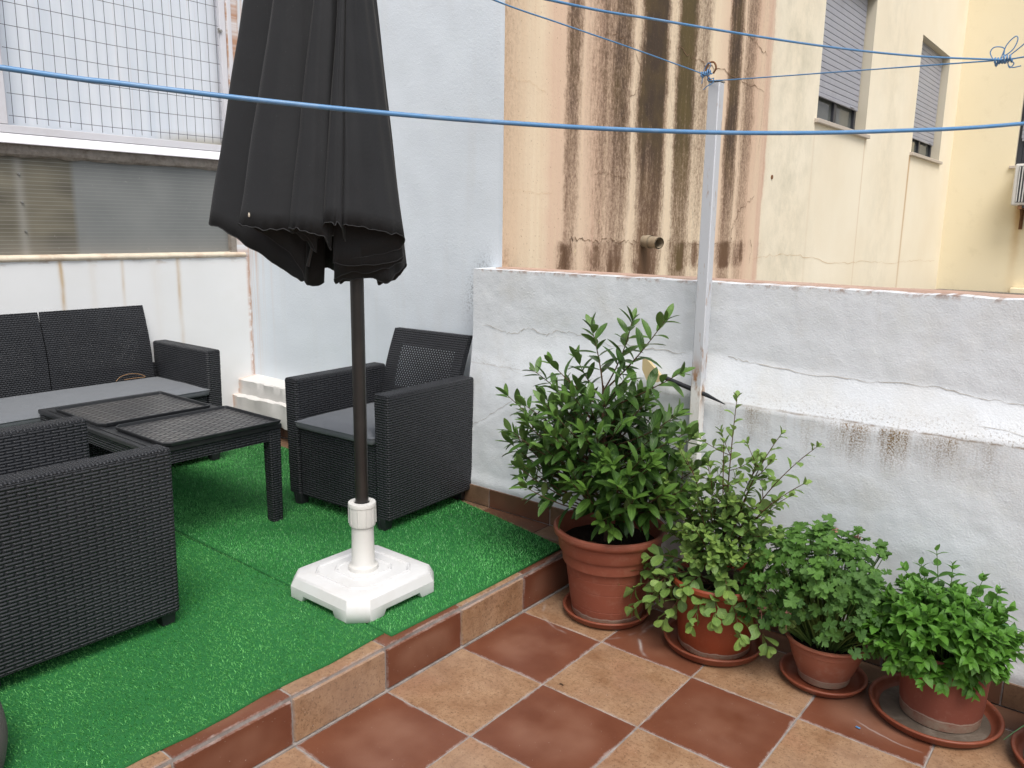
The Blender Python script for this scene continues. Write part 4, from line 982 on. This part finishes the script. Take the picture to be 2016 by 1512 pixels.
rope('clothes_line',[(.355,-.2,1.90),(.3682,.3344,1.8688),(.38,.5932,1.8632),(.3957,.9396,1.8578),(.405,1.385,1.852)],.0020,'blue clothes line sloping from top centre down to the post top')
rope('clothes_line',[(.405,1.385,1.842),(.4546,1.3836,1.8325),(.9121,1.3076,1.8047),tuple(KN)],.0018,'thin blue clothes line between the post top and the bow knot')
rope('clothes_line',[tuple(KN),(1.3031,1.2426,1.7849),(1.6,1.20,1.80),(2.3,1.1,1.86)],.0018,'short blue line leaving the picture to the right of the bow knot')
def knot(loc, label, seed, n, r, loops):
    t=empty('rope_knot',loc,0,label,'knot','rope knots on the clothes lines'); g_=random.Random(seed)
    ax=Vector((.93,-.05,.16)).normalized(); m=MB(); pts=[]
    for k in range(n*10):
        a_=k/10*2*math.pi; s=(k/(n*10)-.5)*r*3.4; rr=r*(.62+.3*g_.random()*math.sin(a_*.37))
        pts.append(ax*s+Vector((0,math.cos(a_)*rr,math.sin(a_)*rr)))
    m.tube(pts,.0023,6)
    m.build('coil',M['rope'],t,smooth=True)
    for lp in loops:
        m=MB(); m.tube(spline(lp,7),.0014,6); m.build('loop',M['rope'],t,smooth=True)
knot(tuple(KN),'bow shaped tangle of blue line joining two clothes lines at top right',5,6,.0115,
 [[(-.02,0,.0),(-.030,0,.02),(-.022,0,.032),(-.002,0,.028),(.0,0,.012)],[(-.004,0,.008),(.004,0,.035),(.020,0,.052),(.026,0,.044),(.018,0,.022),(-.002,0,.006)],[(.012,0,.008),(.030,-.003,.022),(.044,-.006,.034)],[(.010,0,-.006),(.016,0,-.020),(.024,0,-.012),(.020,0,-.006)],[(.012,0,-.014),(.022,0,-.020),(.040,0,-.018)]])
knot((.402,1.382,1.858),'lumpy blue line knot tied through the hook on top of the post',9,5,.011,
 [[(-.01,0,.01),(.006,-.004,.03),(.016,-.004,.024),(.004,0,.004)],[(.006,0,-.01),(.022,-.01,-.020),(.034,-.014,-.019)],[(.034,-.016,-.019),(.032,-.016,-.034),(.014,-.016,-.042),(.0,-.014,-.052)],[(-.012,0,-.004),(-.014,0,-.030)]])

# black rod resting on the wall's shoulder
tl=empty('garden_tool',(.30,1.40,.85),0,'black tapering rod with cream end piece leaning behind the post and bay tree','tool')
m=MB(); m.tube([(.282-.30,.012,.843-.85),(.40-.30,.014,.813-.85),(.46-.30,.010,.800-.85),(.535-.30,-.004,.781-.85)],[.0085,.0085,.0075,.0015],12); m.build('rod',simple('black_rod',(.02,.021,.024),.35),tl,smooth=True)
m=MB(); P=[(.205,.905),(.222,.900),(.262,.865),(.292,.832),(.268,.820),(.225,.822),(.205,.860)]
m.face([(x-.30,.004,z-.85) for x,z in P]); m.face([(x-.30,.020,z-.85) for x,z in P][::-1])
for i in range(len(P)):
    a_,b_=P[i],P[(i+1)%len(P)]; m.face([(a_[0]-.3,.004,a_[1]-.85),(a_[0]-.3,.020,a_[1]-.85),(b_[0]-.3,.020,b_[1]-.85),(b_[0]-.3,.004,b_[1]-.85)])
m.build('cream_end_piece',simple('cream_plastic',(.62,.50,.28),.5),tl)

# ------------------------------------------------------------------ woven chair sliver at lower left
wc=empty('garden_chair',(-.34,-.78,0),0,'rounded side of a grey woven chair at the bottom left edge','chair')
P=[]
for k in range(15):
    q=k/14; rr=.22*(1-.28*((q-.35)/.65)**2); P.append([(rr*math.cos(a_),rr*math.sin(a_),.25*q+H+.001) for a_ in [2*math.pi*i/40 for i in range(40)]])
m=MB(); m.grid(P,closeu=True); m.face(P[-1]); m.build('woven_side',M['mesh_grey'],wc,smooth=True)

# ------------------------------------------------------------------ pots
def pot(name,loc,prof,mat,label,soilz,soilr,rz=0):
    t=empty(name,loc,rz,label,'potted plant','potted plants along the low wall')
    m=MB(); m.lathe(prof,n=64); m.build('pot',mat,t,smooth='auto')
    s=MB(); n=40; P=[]
    for i in range(13):
        r=soilr*(i/12); P.append([(r*math.cos(2*math.pi*k/n),r*math.sin(2*math.pi*k/n),soilz+.004*nz(r*math.cos(2*math.pi*k/n),r*math.sin(2*math.pi*k/n),1,30)+.003*nz(i,k,0,.9)) for k in range(n)])
    s.grid(P,closeu=True); s.build('soil',M['soil'],t,smooth=True)
    return t
def saucer(loc,r,label,h=.030,dirt=True,tilt=0):
    t=empty('plant_saucer',loc,0,label,'saucer','plant saucers on the tiles'); t.rotation_euler=(tilt,0,0)
    m=MB(); m.lathe([(0.001,.001),(r-.022,.001),(r-.008,.012),(r-.004,h-.006),(r,h-.003),(r+.001,h),(r-.002,h+.003),(r-.008,h+.002),(r-.012,h-.004),(r-.016,.014),(r-.026,.006),(0.001,.006)],n=72); m.build('dish',M['sauc'],t,smooth=True)
    if dirt:
        m=MB(); m.lathe([(0.001,.009),(r-.03,.0085)],n=48); m.build('dried_dirt',M['wetdirt'],t)
    return t
BX,BY=.228,1.186
bay=pot('potted_bay_tree',(BX,BY,.008),[(.0,.002),(.118,.0),(.126,.004),*[(.126+.0001425*(k*1000) - (.0007 if abs(k-g_)<.0006 else 0),k) for g_,k in sorted([(g_,g_+d_) for g_ in (.050,.117,.164) for d_ in (-.0025,-.001,0,.001,.0025)],key=lambda q:q[1])],(.1586,.229),(.163,.240),(.176,.243),(.180,.250),(.183,.290),(.192,.297),(.199,.303),(.201,.312),(.199,.321),(.192,.326),(.184,.324),(.178,.314),(.172,.27),(.165,.20)],M['potA'],'bushy dark green bay tree in the largest terracotta pot, beside the step',.262,.171)
saucer((BX,BY-.002,.0),.158,'terracotta saucer under the big bay tree pot beside the step',.030,False)
MX,MY=.628,1.218
med=pot('potted_shrub',(MX,MY,.008),[(0,.002),(.112,0),(.117,.004),(.121,.05),(.128,.12),(.1285,.122),(.129,.128),(.139,.215),(.150,.222),(.156,.228),(.157,.240),(.153,.246),(.146,.244),(.140,.23),(.134,.18)],M['potB'],'tall sparse shrub with insect eaten round leaves in a glossy orange pot',.215,.139)
saucer((MX-.002,MY-.002,0),.163,'wide orange saucer under the tall sparse shrub, just right of the post',.032,False)
GX,GY=.980,1.243
ger=pot('potted_geranium',(GX,GY,.008),[(0,.002),(.070,0),(.075,.004),(.078,.020),(.080,.026),(.090,.05),(.1,.076),(.108,.105),(.1085,.107),(.1105,.109),(.112,.125),(.121,.130),(.125,.136),(.124,.142),(.118,.143),(.110,.136),(.106,.11)],M['potC'],'bushy geranium with lobed leaves and withered blooms in a pale clay bowl',.118,.106)
saucer((GX-.002,GY-.002,0),.128,'small dark terracotta saucer under the pale geranium bowl',.026,False)
NX,NY=1.300,1.268
mint=pot('potted_mint',(NX,NY,.008),[(0,.002),(.098,0),(.104,.004),(.107,.03),(.109,.05),(.1125,.12),(.116,.190),(.122,.196),(.123,.210),(.118,.214),(.111,.206),(.108,.16)],M['potD'],'bright green mint plant spilling over a plain brown red pot',.19,.110)
saucer((NX-.012,NY-.012,0),.173,'widest terracotta saucer holding the mint pot and dried grey silt',.030)
CX,CY=1.660,1.235
chv=pot('potted_chives',(CX,CY,.008),[(0,.002),(.080,0),(.088,.004),(.1,.08),(.115,.165),(.128,.175),(.139,.182),(.143,.195),(.139,.207),(.130,.210),(.122,.20),(.112,.12)],M['potC'],'pot of long thin chive leaves cut off by the right edge',.17,.115)
saucer((CX-.02,CY-.01,0),.158,'terracotta saucer cut off by the right edge below the chives',.032)

# ------------------------------------------------------------------ foliage
def leaf(mb, b, d, up, Ln, W_, shape, tint, fold=.35, curl=.25, bite=None, mi=0):
    d=d.normalized(); s=d.cross(up)
    if s.length<1e-4: s=d.cross(Vector((1,0,0)))
    s.normalize(); n_=s.cross(d).normalized(); K=len(shape); L_=[];C_=[];R_=[]
    for i,(t,w_) in enumerate(shape):
        c=b+d*(Ln*t*(1-.12*curl*t))-n_*(Ln*curl*t*t)
        e=w_*W_*.5; up_=n_*(fold*e)
        l=e; r=e
        if bite: l*=bite[0][i]; r*=bite[1][i]
        L_.append(c-s*l+n_*(fold*l)); C_.append(c); R_.append(c+s*r+n_*(fold*r))
    uv=[[(0,t),(.5,t),(1,t)] for t,_ in shape]
    mb.grid([[L_[i],C_[i],R_[i]] for i in range(K)],uv,mi=mi,tint=tint)
ELL=[(0,.06),(.12,.48),(.3,.90),(.5,1.),(.7,.90),(.86,.58),(.95,.26),(1,.02)]
OVA=[(0,.08),(.12,.6),(.3,.95),(.5,1.),(.7,.88),(.88,.52),(1,.05)]
OBO=[(0,.06),(.15,.35),(.35,.75),(.6,1.),(.8,.92),(.93,.55),(1,.1)]
MIN=[(0,.25),(.08,.72),(.16,.80),(.26,.98),(.36,.96),(.5,.92),(.62,.74),(.75,.58),(.88,.28),(1,.02)]
def rv(r_=rnd): 
    while True:
        v=Vector((r_.uniform(-1,1),r_.uniform(-1,1),r_.uniform(-1,1)))
        if .05<v.length<1: return v.normalized()
def bez(a,b,c,n=8): return [a*(1-t)**2+b*2*t*(1-t)+c*t*t for t in [i/n for i in range(n+1)]]
YLIM=YW-.025
def clampy(p,base):
    p=p.copy(); lim=YLIM-base.y
    if p.z+base.z<.75 or True: p.y=min(p.y,lim)
    return p
def spray(lm, tm, base, path, nleaf, Ln, W_, shape, start=.4, ang=.9, rng=rnd, tintf=None, rosette=3, fold=.35, curl=.2, ratio=.5, opp=False, bite=False, thick=(.0035,.0012)):
    n=len(path)-1
    tm.tube(path,[thick[0]+(thick[1]-thick[0])*i/n for i in range(n+1)],6,cap=False)
    ph=rng.uniform(0,6.28)
    for k in range(nleaf):
        f=start+(1-start)*(k+.5)/nleaf; x=f*n; i=min(int(x),n-1); p=path[i].lerp(path[i+1],x-i); d=(path[min(i+1,n)]-path[i]).normalized()
        a=d.cross(Vector((0,0,1))); 
        if a.length<.05: a=d.cross(Vector((1,0,0)))
        a.normalize(); b_=d.cross(a)
        for o_ in ((0,math.pi) if opp else (0,)):
            th=ph+o_+(k*1.5708 if opp else k*2.4)+rng.uniform(-.25,.25)
            rad=a*math.cos(th)+b_*math.sin(th)
            an=ang*(1-.38*f)+rng.uniform(-.2,.2)
            dd=d*math.cos(an)+rad*math.sin(an)+Vector((0,0,.04))
            l=Ln*(1-(1-ratio)*max(0,(f-.6)/.4))*rng.uniform(.8,1.12)
            ti=(tintf(f,p) if tintf else .5)+rng.uniform(-.15,.15)
            bt=None
            if bite and rng.random()<.55:
                K=len(shape); bt=[[1]*K,[1]*K]
                for s_ in (0,1):
                    if rng.random()<.7:
                        q=rng.randrange(1,K-1); bt[s_][q]=rng.uniform(.1,.4)
                        if q+1<K-1 and rng.random()<.5: bt[s_][q+1]=rng.uniform(.1,.5)
            if p.y+dd.normalized().y*l+base.y>YLIM+.01: dd.y=-abs(dd.y)*.3
            leaf(lm,p,dd,Vector((0,0,1))+rad*-.3+rv(rng)*.35,l,W_*l/Ln,shape,max(0,min(1.2,ti)),fold,curl*rng.uniform(.3,1.6),bt)
    p=path[-1]; d=(path[-1]-path[-2]).normalized()
    for k in range(rosette):
        th=ph+k*2.1; a=d.cross(Vector((.3,.2,.9))).normalized(); b_=d.cross(a); rad=a*math.cos(th)+b_*math.sin(th)
        dd=d+rad*.5; l=Ln*ratio*rng.uniform(.6,1.)
        leaf(lm,p,dd,Vector((0,0,1))-rad,l,W_*l/Ln,shape,min(1.2,1.0+rng.uniform(-.1,.15)),fold,curl*.5)

# bay tree
rb=random.Random(11); base=Vector((BX,BY,.008)); lm=MB(); tm=MB()
trunk=[Vector((-.012,0,.255)),Vector((-.014,.004,.40)),Vector((-.030,0,.55)),Vector((-.045,.0,.70)),Vector((-.050,.0,.82))]
tm.tube(spline(trunk,5),[.012-.008*i/20 for i in range(21)],10)
def trunk_at(z): 
    for a_,b_ in zip(trunk,trunk[1:]):
        if a_.z<=z<=b_.z: return a_.lerp(b_,(z-a_.z)/(b_.z-a_.z))
    return trunk[-1]
tips=[(-.112,.01,1.02),(.036,.03,1.055),(.168,.01,1.07),(-.455,-.02,.735),(-.345,.0,.84),(-.23,-.05,.885),(.235,.0,.905),(.245,-.03,.775),(.255,-.02,.60),(-.335,-.05,.515),(-.375,-.02,.425),(.065,-.17,.41),(.235,-.05,.47),(-.18,.03,.90),(.09,-.1,.88),(-.42,.05,.66),(.28,.02,.69),(-.36,-.08,.60)]
big=[Vector(t) for t in tips]
big=[Vector((v.x,v.y,v.z-.008)) for v in big]
for _ in range(104):
    z=rb.uniform(.46,.80); R=interp(z,[(.44,.33),(.50,.36),(.62,.365),(.72,.30),(.80,.16)])*rb.uniform(.45,1.)**.6; a_=rb.uniform(0,6.283)
    big.append(Vector((-.050+R*math.cos(a_), -.02+R*.80*math.sin(a_), z)))
for p in big:
    p=clampy(p,base); r=(p-Vector((-.04,0,p.z))).length
    z0=max(.36,min(.80,p.z-.08-.30*r)); s0=trunk_at(z0)
    mid=s0.lerp(p,.55)+Vector((0,0,-.03 if p.z<.8 else -.01))+rv(rb)*.02
    path=bez(s0,mid,p,9)
    nl=14 if p.z>.98 else rb.randint(7,11) if r>.2 or p.z>.75 else rb.randint(3,5)
    Ln=(p-s0).length; st=max(.25,1-(.34 if p.z>.98 else .20)/max(.2,Ln))
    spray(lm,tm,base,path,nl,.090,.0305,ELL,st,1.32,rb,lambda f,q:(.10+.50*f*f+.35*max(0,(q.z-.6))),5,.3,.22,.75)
# fresh leaves low in front, hanging over the rim
for p in ((.11,-.17,.38),):
    p=Vector(p); path=bez(Vector((-.012,0,.33)),Vector((.03,-.08,.40)),p,7); spray(lm,tm,base,path,7,.075,.027,ELL,.45,1.,rb,lambda f,q:.75,3,.3,.3,.8)
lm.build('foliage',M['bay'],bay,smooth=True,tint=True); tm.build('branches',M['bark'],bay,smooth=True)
# two dead leaves on the soil
dlm=simple('dead_leaf_brown',(.20,.09,.045),.8)
for p,d in (((.06,-.04,.268),(.06,-.01,.01)),((-.05,-.09,.268),(.03,.05,0)),((.09,.02,.27),(.05,-.04,.01))):
    m=MB(); leaf(m,Vector(p),Vector(d),Vector((0,0,1)),.055,.018,ELL,.5,.3,.1); m.build('dead_leaf',dlm,bay,tint=True)

# sparse shrub
rm=random.Random(5); base=Vector((MX,MY,.008)); lm=MB(); tm=MB()
org=Vector((0,0,.215))
def med_tint(f,q): return .25+.4*f+.15*(q.z>.5)
main=[((.030,-.02,.842),.05,11,.045),((.175,-.02,.752),.04,8,.042),((.285,-.03,.735),.03,8,.042),((-.140,-.02,.638),.04,7,.042),((-.05,-.03,.622),.04,7,.045),((.262,-.05,.622),.03,7,.042),((.01,-.05,.70),.03,8,.042),((.12,-.02,.66),.03,8,.042),((-.20,-.02,.55),.03,7,.045),((.20,.03,.55),.03,8,.042)]
for tip,bow,nl,L_ in main:
    tip=clampy(Vector(tip),base); s0=org+Vector((rm.uniform(-.03,.03),rm.uniform(-.03,.03),0))
    mid=s0.lerp(tip,.5)+Vector(((tip.x)*-.25,rm.uniform(-.03,.0),.05)); path=bez(s0,mid,tip,12)
    spray(lm,tm,base,path,nl+5,L_*1.12,.027,OBO,.32,1.05,rm,med_tint,3,.3,.35,.7,bite=True,thick=(.0032,.0010))
    for k in range(4):
        i=rm.randint(4,10); a=path[i]; dirv=(Vector((rm.uniform(-1,1),rm.uniform(-.9,.3),rm.uniform(.1,.9)))).normalized(); e=clampy(a+dirv*rm.uniform(.07,.13),base)
        spray(lm,tm,base,bez(a,a.lerp(e,.5)+Vector((0,0,-.01)),e,5),6,.036,.021,OBO,.2,1.05,rm,med_tint,3,.3,.3,.8,bite=True,thick=(.0015,.0008))
# middle bushy part
for k in range(74):
    v=rv(rm)*rm.uniform(.5,1); e=clampy(Vector((.02+v.x*.21,-.03+v.y*.13,.40+v.z*.15)),base); s0=org+Vector((e.x*.25,e.y*.25,.03+.3*max(0,e.z-.25)))
    spray(lm,tm,base,bez(s0,s0.lerp(e,.6)+Vector((0,0,.02)),e,6),8,.043,.026,OBO,.35,1.1,rm,lambda f,q:.35+.55*f*rm.random(),3,.3,.35,.8,bite=True,thick=(.0018,.0008))
# low spreading branches with larger, bluish round leaves
low=[(-.325,-.12,.175),(-.22,-.14,.10),(-.28,-.07,.22),(-.15,-.17,.16),(-.09,-.18,.12),(.0,-.19,.14),(.08,-.18,.18),(.16,-.16,.14),(.235,-.14,.13),(.20,-.10,.24),(-.13,-.15,.23),(-.03,-.17,.24),(.09,-.15,.27),(-.19,-.10,.28),(.26,-.08,.20),(-.24,-.12,.155)]
for tp in low:
    e=Vector(tp); e.x+=rm.uniform(-.01,.01); s0=org+Vector((e.x*.15,e.y*.15,.0)); mid=s0.lerp(e,.5)+Vector((0,0,.075))
    spray(lm,tm,base,bez(s0,mid,e,8),10,.055,.038,OBO,.35,1.15,rm,lambda f,q:.18+.5*f,4,.25,.3,.85,bite=True,thick=(.0025,.001))
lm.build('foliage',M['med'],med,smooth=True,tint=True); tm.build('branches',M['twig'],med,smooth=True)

# geranium: crinkled lobed leaves
def lobed(mb,c,nrm,r,tint,rg):
    nrm=nrm.normalized(); a=nrm.cross(Vector((rg.uniform(-1,1),rg.uniform(-1,1),.3))).normalized(); b_=nrm.cross(a)
    n=30; ring=[];mid=[]; ph=rg.uniform(0,6.28)
    for k in range(n+1):
        t=.30+(2*math.pi-.6)*k/n
        lob=.55+.45*abs(math.cos(t*2.5))**.8+.07*math.cos(t*15+ph)
        z=.20*math.cos(t*5+ph)+.13*math.sin(t*13)
        ring.append(c+(a*math.cos(t)+b_*math.sin(t))*r*lob+nrm*r*(.22*z+.12))
        mid.append(c+(a*math.cos(t)+b_*math.sin(t))*r*lob*.5+nrm*r*(.10*z+.02))
    mb.grid([[c]*(n+1),mid,ring],[[(0,0)]*(n+1),[(.2,.5)]*(n+1),[(.2,1)]*(n+1)],tint=tint,flip=True)
rg_=random.Random(21); base=Vector((GX,GY,.008)); lm=MB(); tm=MB(); org=Vector((0,0,.12))
for k in range(800):
    v=rv(rg_); 
    if v.z<-.55: v.z=-v.z
    q=rg_.uniform(.62,1.08) if k<620 else rg_.uniform(.3,.6)
    p=Vector((-.02+v.x*.235*q,-.05+v.y*.165*q,.295+v.z*.20*q))
    if p.x>0: p.z-=.10*p.x
    else: p.z+= .10*p.x
    p=clampy(p,base)
    if p.z<.125 and (p.x**2+p.y**2)<.13**2: p.z=.14
    nrm=Vector((v.x*.8,v.y*.8-.25,max(v.z,-.1)*.8+.55))+rv(rg_)*.45
    lobed(lm,p,nrm,rg_.uniform(.012,.025),max(0,min(1.1,.30+.45*v.z*q-.15*v.y+rg_.uniform(-.3,.3))),rg_)
    if k%3==0: s0=org+Vector((p.x*.3,p.y*.3,0)); tm.tube(bez(s0,s0.lerp(p,.5)+Vector((0,0,.03)),p,5),[.0022,.002,.0018,.0015,.0013,.0011],5,cap=False)
for tp in ((-.03,-.02,.50),(.06,.02,.47),(.13,.03,.45),(-.12,.0,.44)):
    p=clampy(Vector(tp),base)
    for j in range(5): lobed(lm,p+rv(rg_)*.02,Vector((0,-.3,1))+rv(rg_)*.5,rg_.uniform(.014,.024),.6,rg_)
    tm.tube(bez(org,org.lerp(p,.5),p,5),.0018,5,cap=False)
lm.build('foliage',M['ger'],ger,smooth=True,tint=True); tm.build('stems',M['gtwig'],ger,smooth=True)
for tp in ((-.155,-.15,.235),(-.075,-.165,.245),(.125,-.05,.375),(.155,-.02,.32),(-.01,-.0,.475),(-.19,-.10,.20),(.05,.03,.455),(.165,-.07,.285)):
    m=MB(); c=Vector(tp)
    for j in range(16): v=rv(rg_); leaf(m,c+v*.003,v+Vector((0,0,.3)),rv(rg_),rg_.uniform(.008,.014),.006,OVA,.5,.5,.4)
    m.tube([c,c+Vector((0,.01,-.05))],.001,5,cap=False); m.build('dried_flower',M['dry'],ger,tint=True)

# mint
rn=random.Random(31); base=Vector((NX,NY,.008)); lm=MB(); tm=MB(); org=Vector((0,0,.20))
tipsM=[(-.065,.05,.462),(-.14,.03,.395),(.06,.04,.42),(.135,.0,.365),(-.02,.05,.43),(.10,.05,.39),(-.10,.05,.41),(.165,-.03,.31),(-.22,-.03,.24)]
for k in range(185):
    v=rv(rn)
    if v.z<-.78: v.z=-v.z*.6
    q=rn.uniform(.75,1.04)
    p=Vector((-.030+v.x*.205*q,-.055+v.y*.165*q,.262+v.z*.140*q)); 
    if p.z<.17 and p.y>-.08: p.z=.2
    if p.z<.165: p.z=.15
    tipsM.append((p.x,p.y,p.z))
for tp in tipsM:
    e=clampy(Vector(tp),base); s0=org+Vector((e.x*.4,e.y*.4,-.01)); mid=s0.lerp(e,.5)+Vector((0,0,.045)); path=bez(s0,mid,e,6)
    spray(lm,tm,base,path,4,.050,.031,MIN,.45,1.15,rn,lambda f,q:.30+.5*f+.5*(q.z-.3),2,.22,.35,.55,opp=True,thick=(.0018,.001))
lm.build('foliage',M['mint'],mint,smooth=True,tint=True); tm.build('stems',M['gtwig'],mint,smooth=True)

# chives
rc=random.Random(3); base=Vector((CX,CY,.008)); m=MB()
ends=[(-.235,-.01,.335),(-.22,.05,.30),(-.235,.03,.28),(-.10,.06,.42),(.05,.04,.45),(.12,-.05,.40),(-.03,-.05,.46),(-.19,-.08,.05)]
for e in ends:
    e=Vector(e); s0=Vector((rc.uniform(-.03,.03),rc.uniform(-.03,.03),.17)); mid=s0.lerp(e,.45)+Vector((0,0,.10)); P=bez(s0,mid,e,12); m.tube(P,[.0042-.0034*i/12 for i in range(13)],7)
m.build('foliage',M['chive'],chv,smooth=True)

# little scrap of blue line on the tiles, dry bits
m=MB(); m.tube([(0,0,.003),(.006,-.002,.0035),(.012,-.001,.003)],.0022,6); o=m.build('rope_scrap',M['rope'],None); o.location=(1.133,1.050,.001); tag(o,'tiny blue scrap lying on the red tile before the mint pot','litter')
m=MB(); m.tube([(0,0,.003),(.006,.002,.0035),(.013,.001,.003)],.0020,6); o=m.build('twig_bit',M['bark'],None); o.location=(.372,.690,.0005); tag(o,'tiny dark twig bit lying on the floor grout line','litter')
# cement filling where the platform meets the post
# ------------------------------------------------------------------ camera, light, world
cam=bpy.data.cameras.new('camera'); co=bpy.data.objects.new('camera',cam); link(co)
Rr=np.array([[.779246,.626558,.01413],[-.131653,.141609,.981129],[-.612734,.766402,-.192836]])
Mx=Matrix(((Rr[0][0],Rr[1][0],-Rr[2][0],1.62842747),(Rr[0][1],Rr[1][1],-Rr[2][1],-1.13397025),(Rr[0][2],Rr[1][2],-Rr[2][2],1.36319255),(0,0,0,1)))
co.matrix_world=Mx; cam.sensor_width=36; cam.lens=1574.70447/2016*36; cam.clip_start=.02; cam.clip_end=500
SC.camera=co
el,az=math.radians(58),math.radians(128)   # azimuth clockwise from +Y
sv=Vector((math.sin(az)*math.cos(el),math.cos(az)*math.cos(el),math.sin(el)))
sl=bpy.data.lights.new('sun','SUN'); sl.energy=1.7; sl.angle=math.radians(28); sl.color=(1,.965,.92)
so=bpy.data.objects.new('sun',sl); link(so); so.rotation_euler=(-sv).to_track_quat('-Z','Y').to_euler(); so.location=(2,-3,6)
wd=bpy.data.worlds.new('World'); SC.world=wd; wd.use_nodes=True; nt=wd.node_tree; nt.nodes.clear()
sk_=nt.nodes.new('ShaderNodeTexSky'); sk_.sky_type='NISHITA'; sk_.sun_disc=False; sk_.sun_elevation=el; sk_.sun_rotation=az; sk_.dust_density=4; sk_.air_density=1.2; sk_.ozone_density=1
hs=nt.nodes.new('ShaderNodeHueSaturation'); hs.inputs['Saturation'].default_value=.58
bg=nt.nodes.new('ShaderNodeBackground'); bg.inputs[1].default_value=.118; ow=nt.nodes.new('ShaderNodeOutputWorld')
nt.links.new(sk_.outputs[0],hs.inputs['Color']); nt.links.new(hs.outputs[0],bg.inputs[0]); nt.links.new(bg.outputs[0],ow.inputs[0])
SC.view_settings.view_transform='Standard'; SC.view_settings.look='None'; SC.view_settings.gamma=1; SC.view_settings.exposure=.46
SC.render.engine='CYCLES'; SC.render.resolution_x=1024; SC.render.resolution_y=768
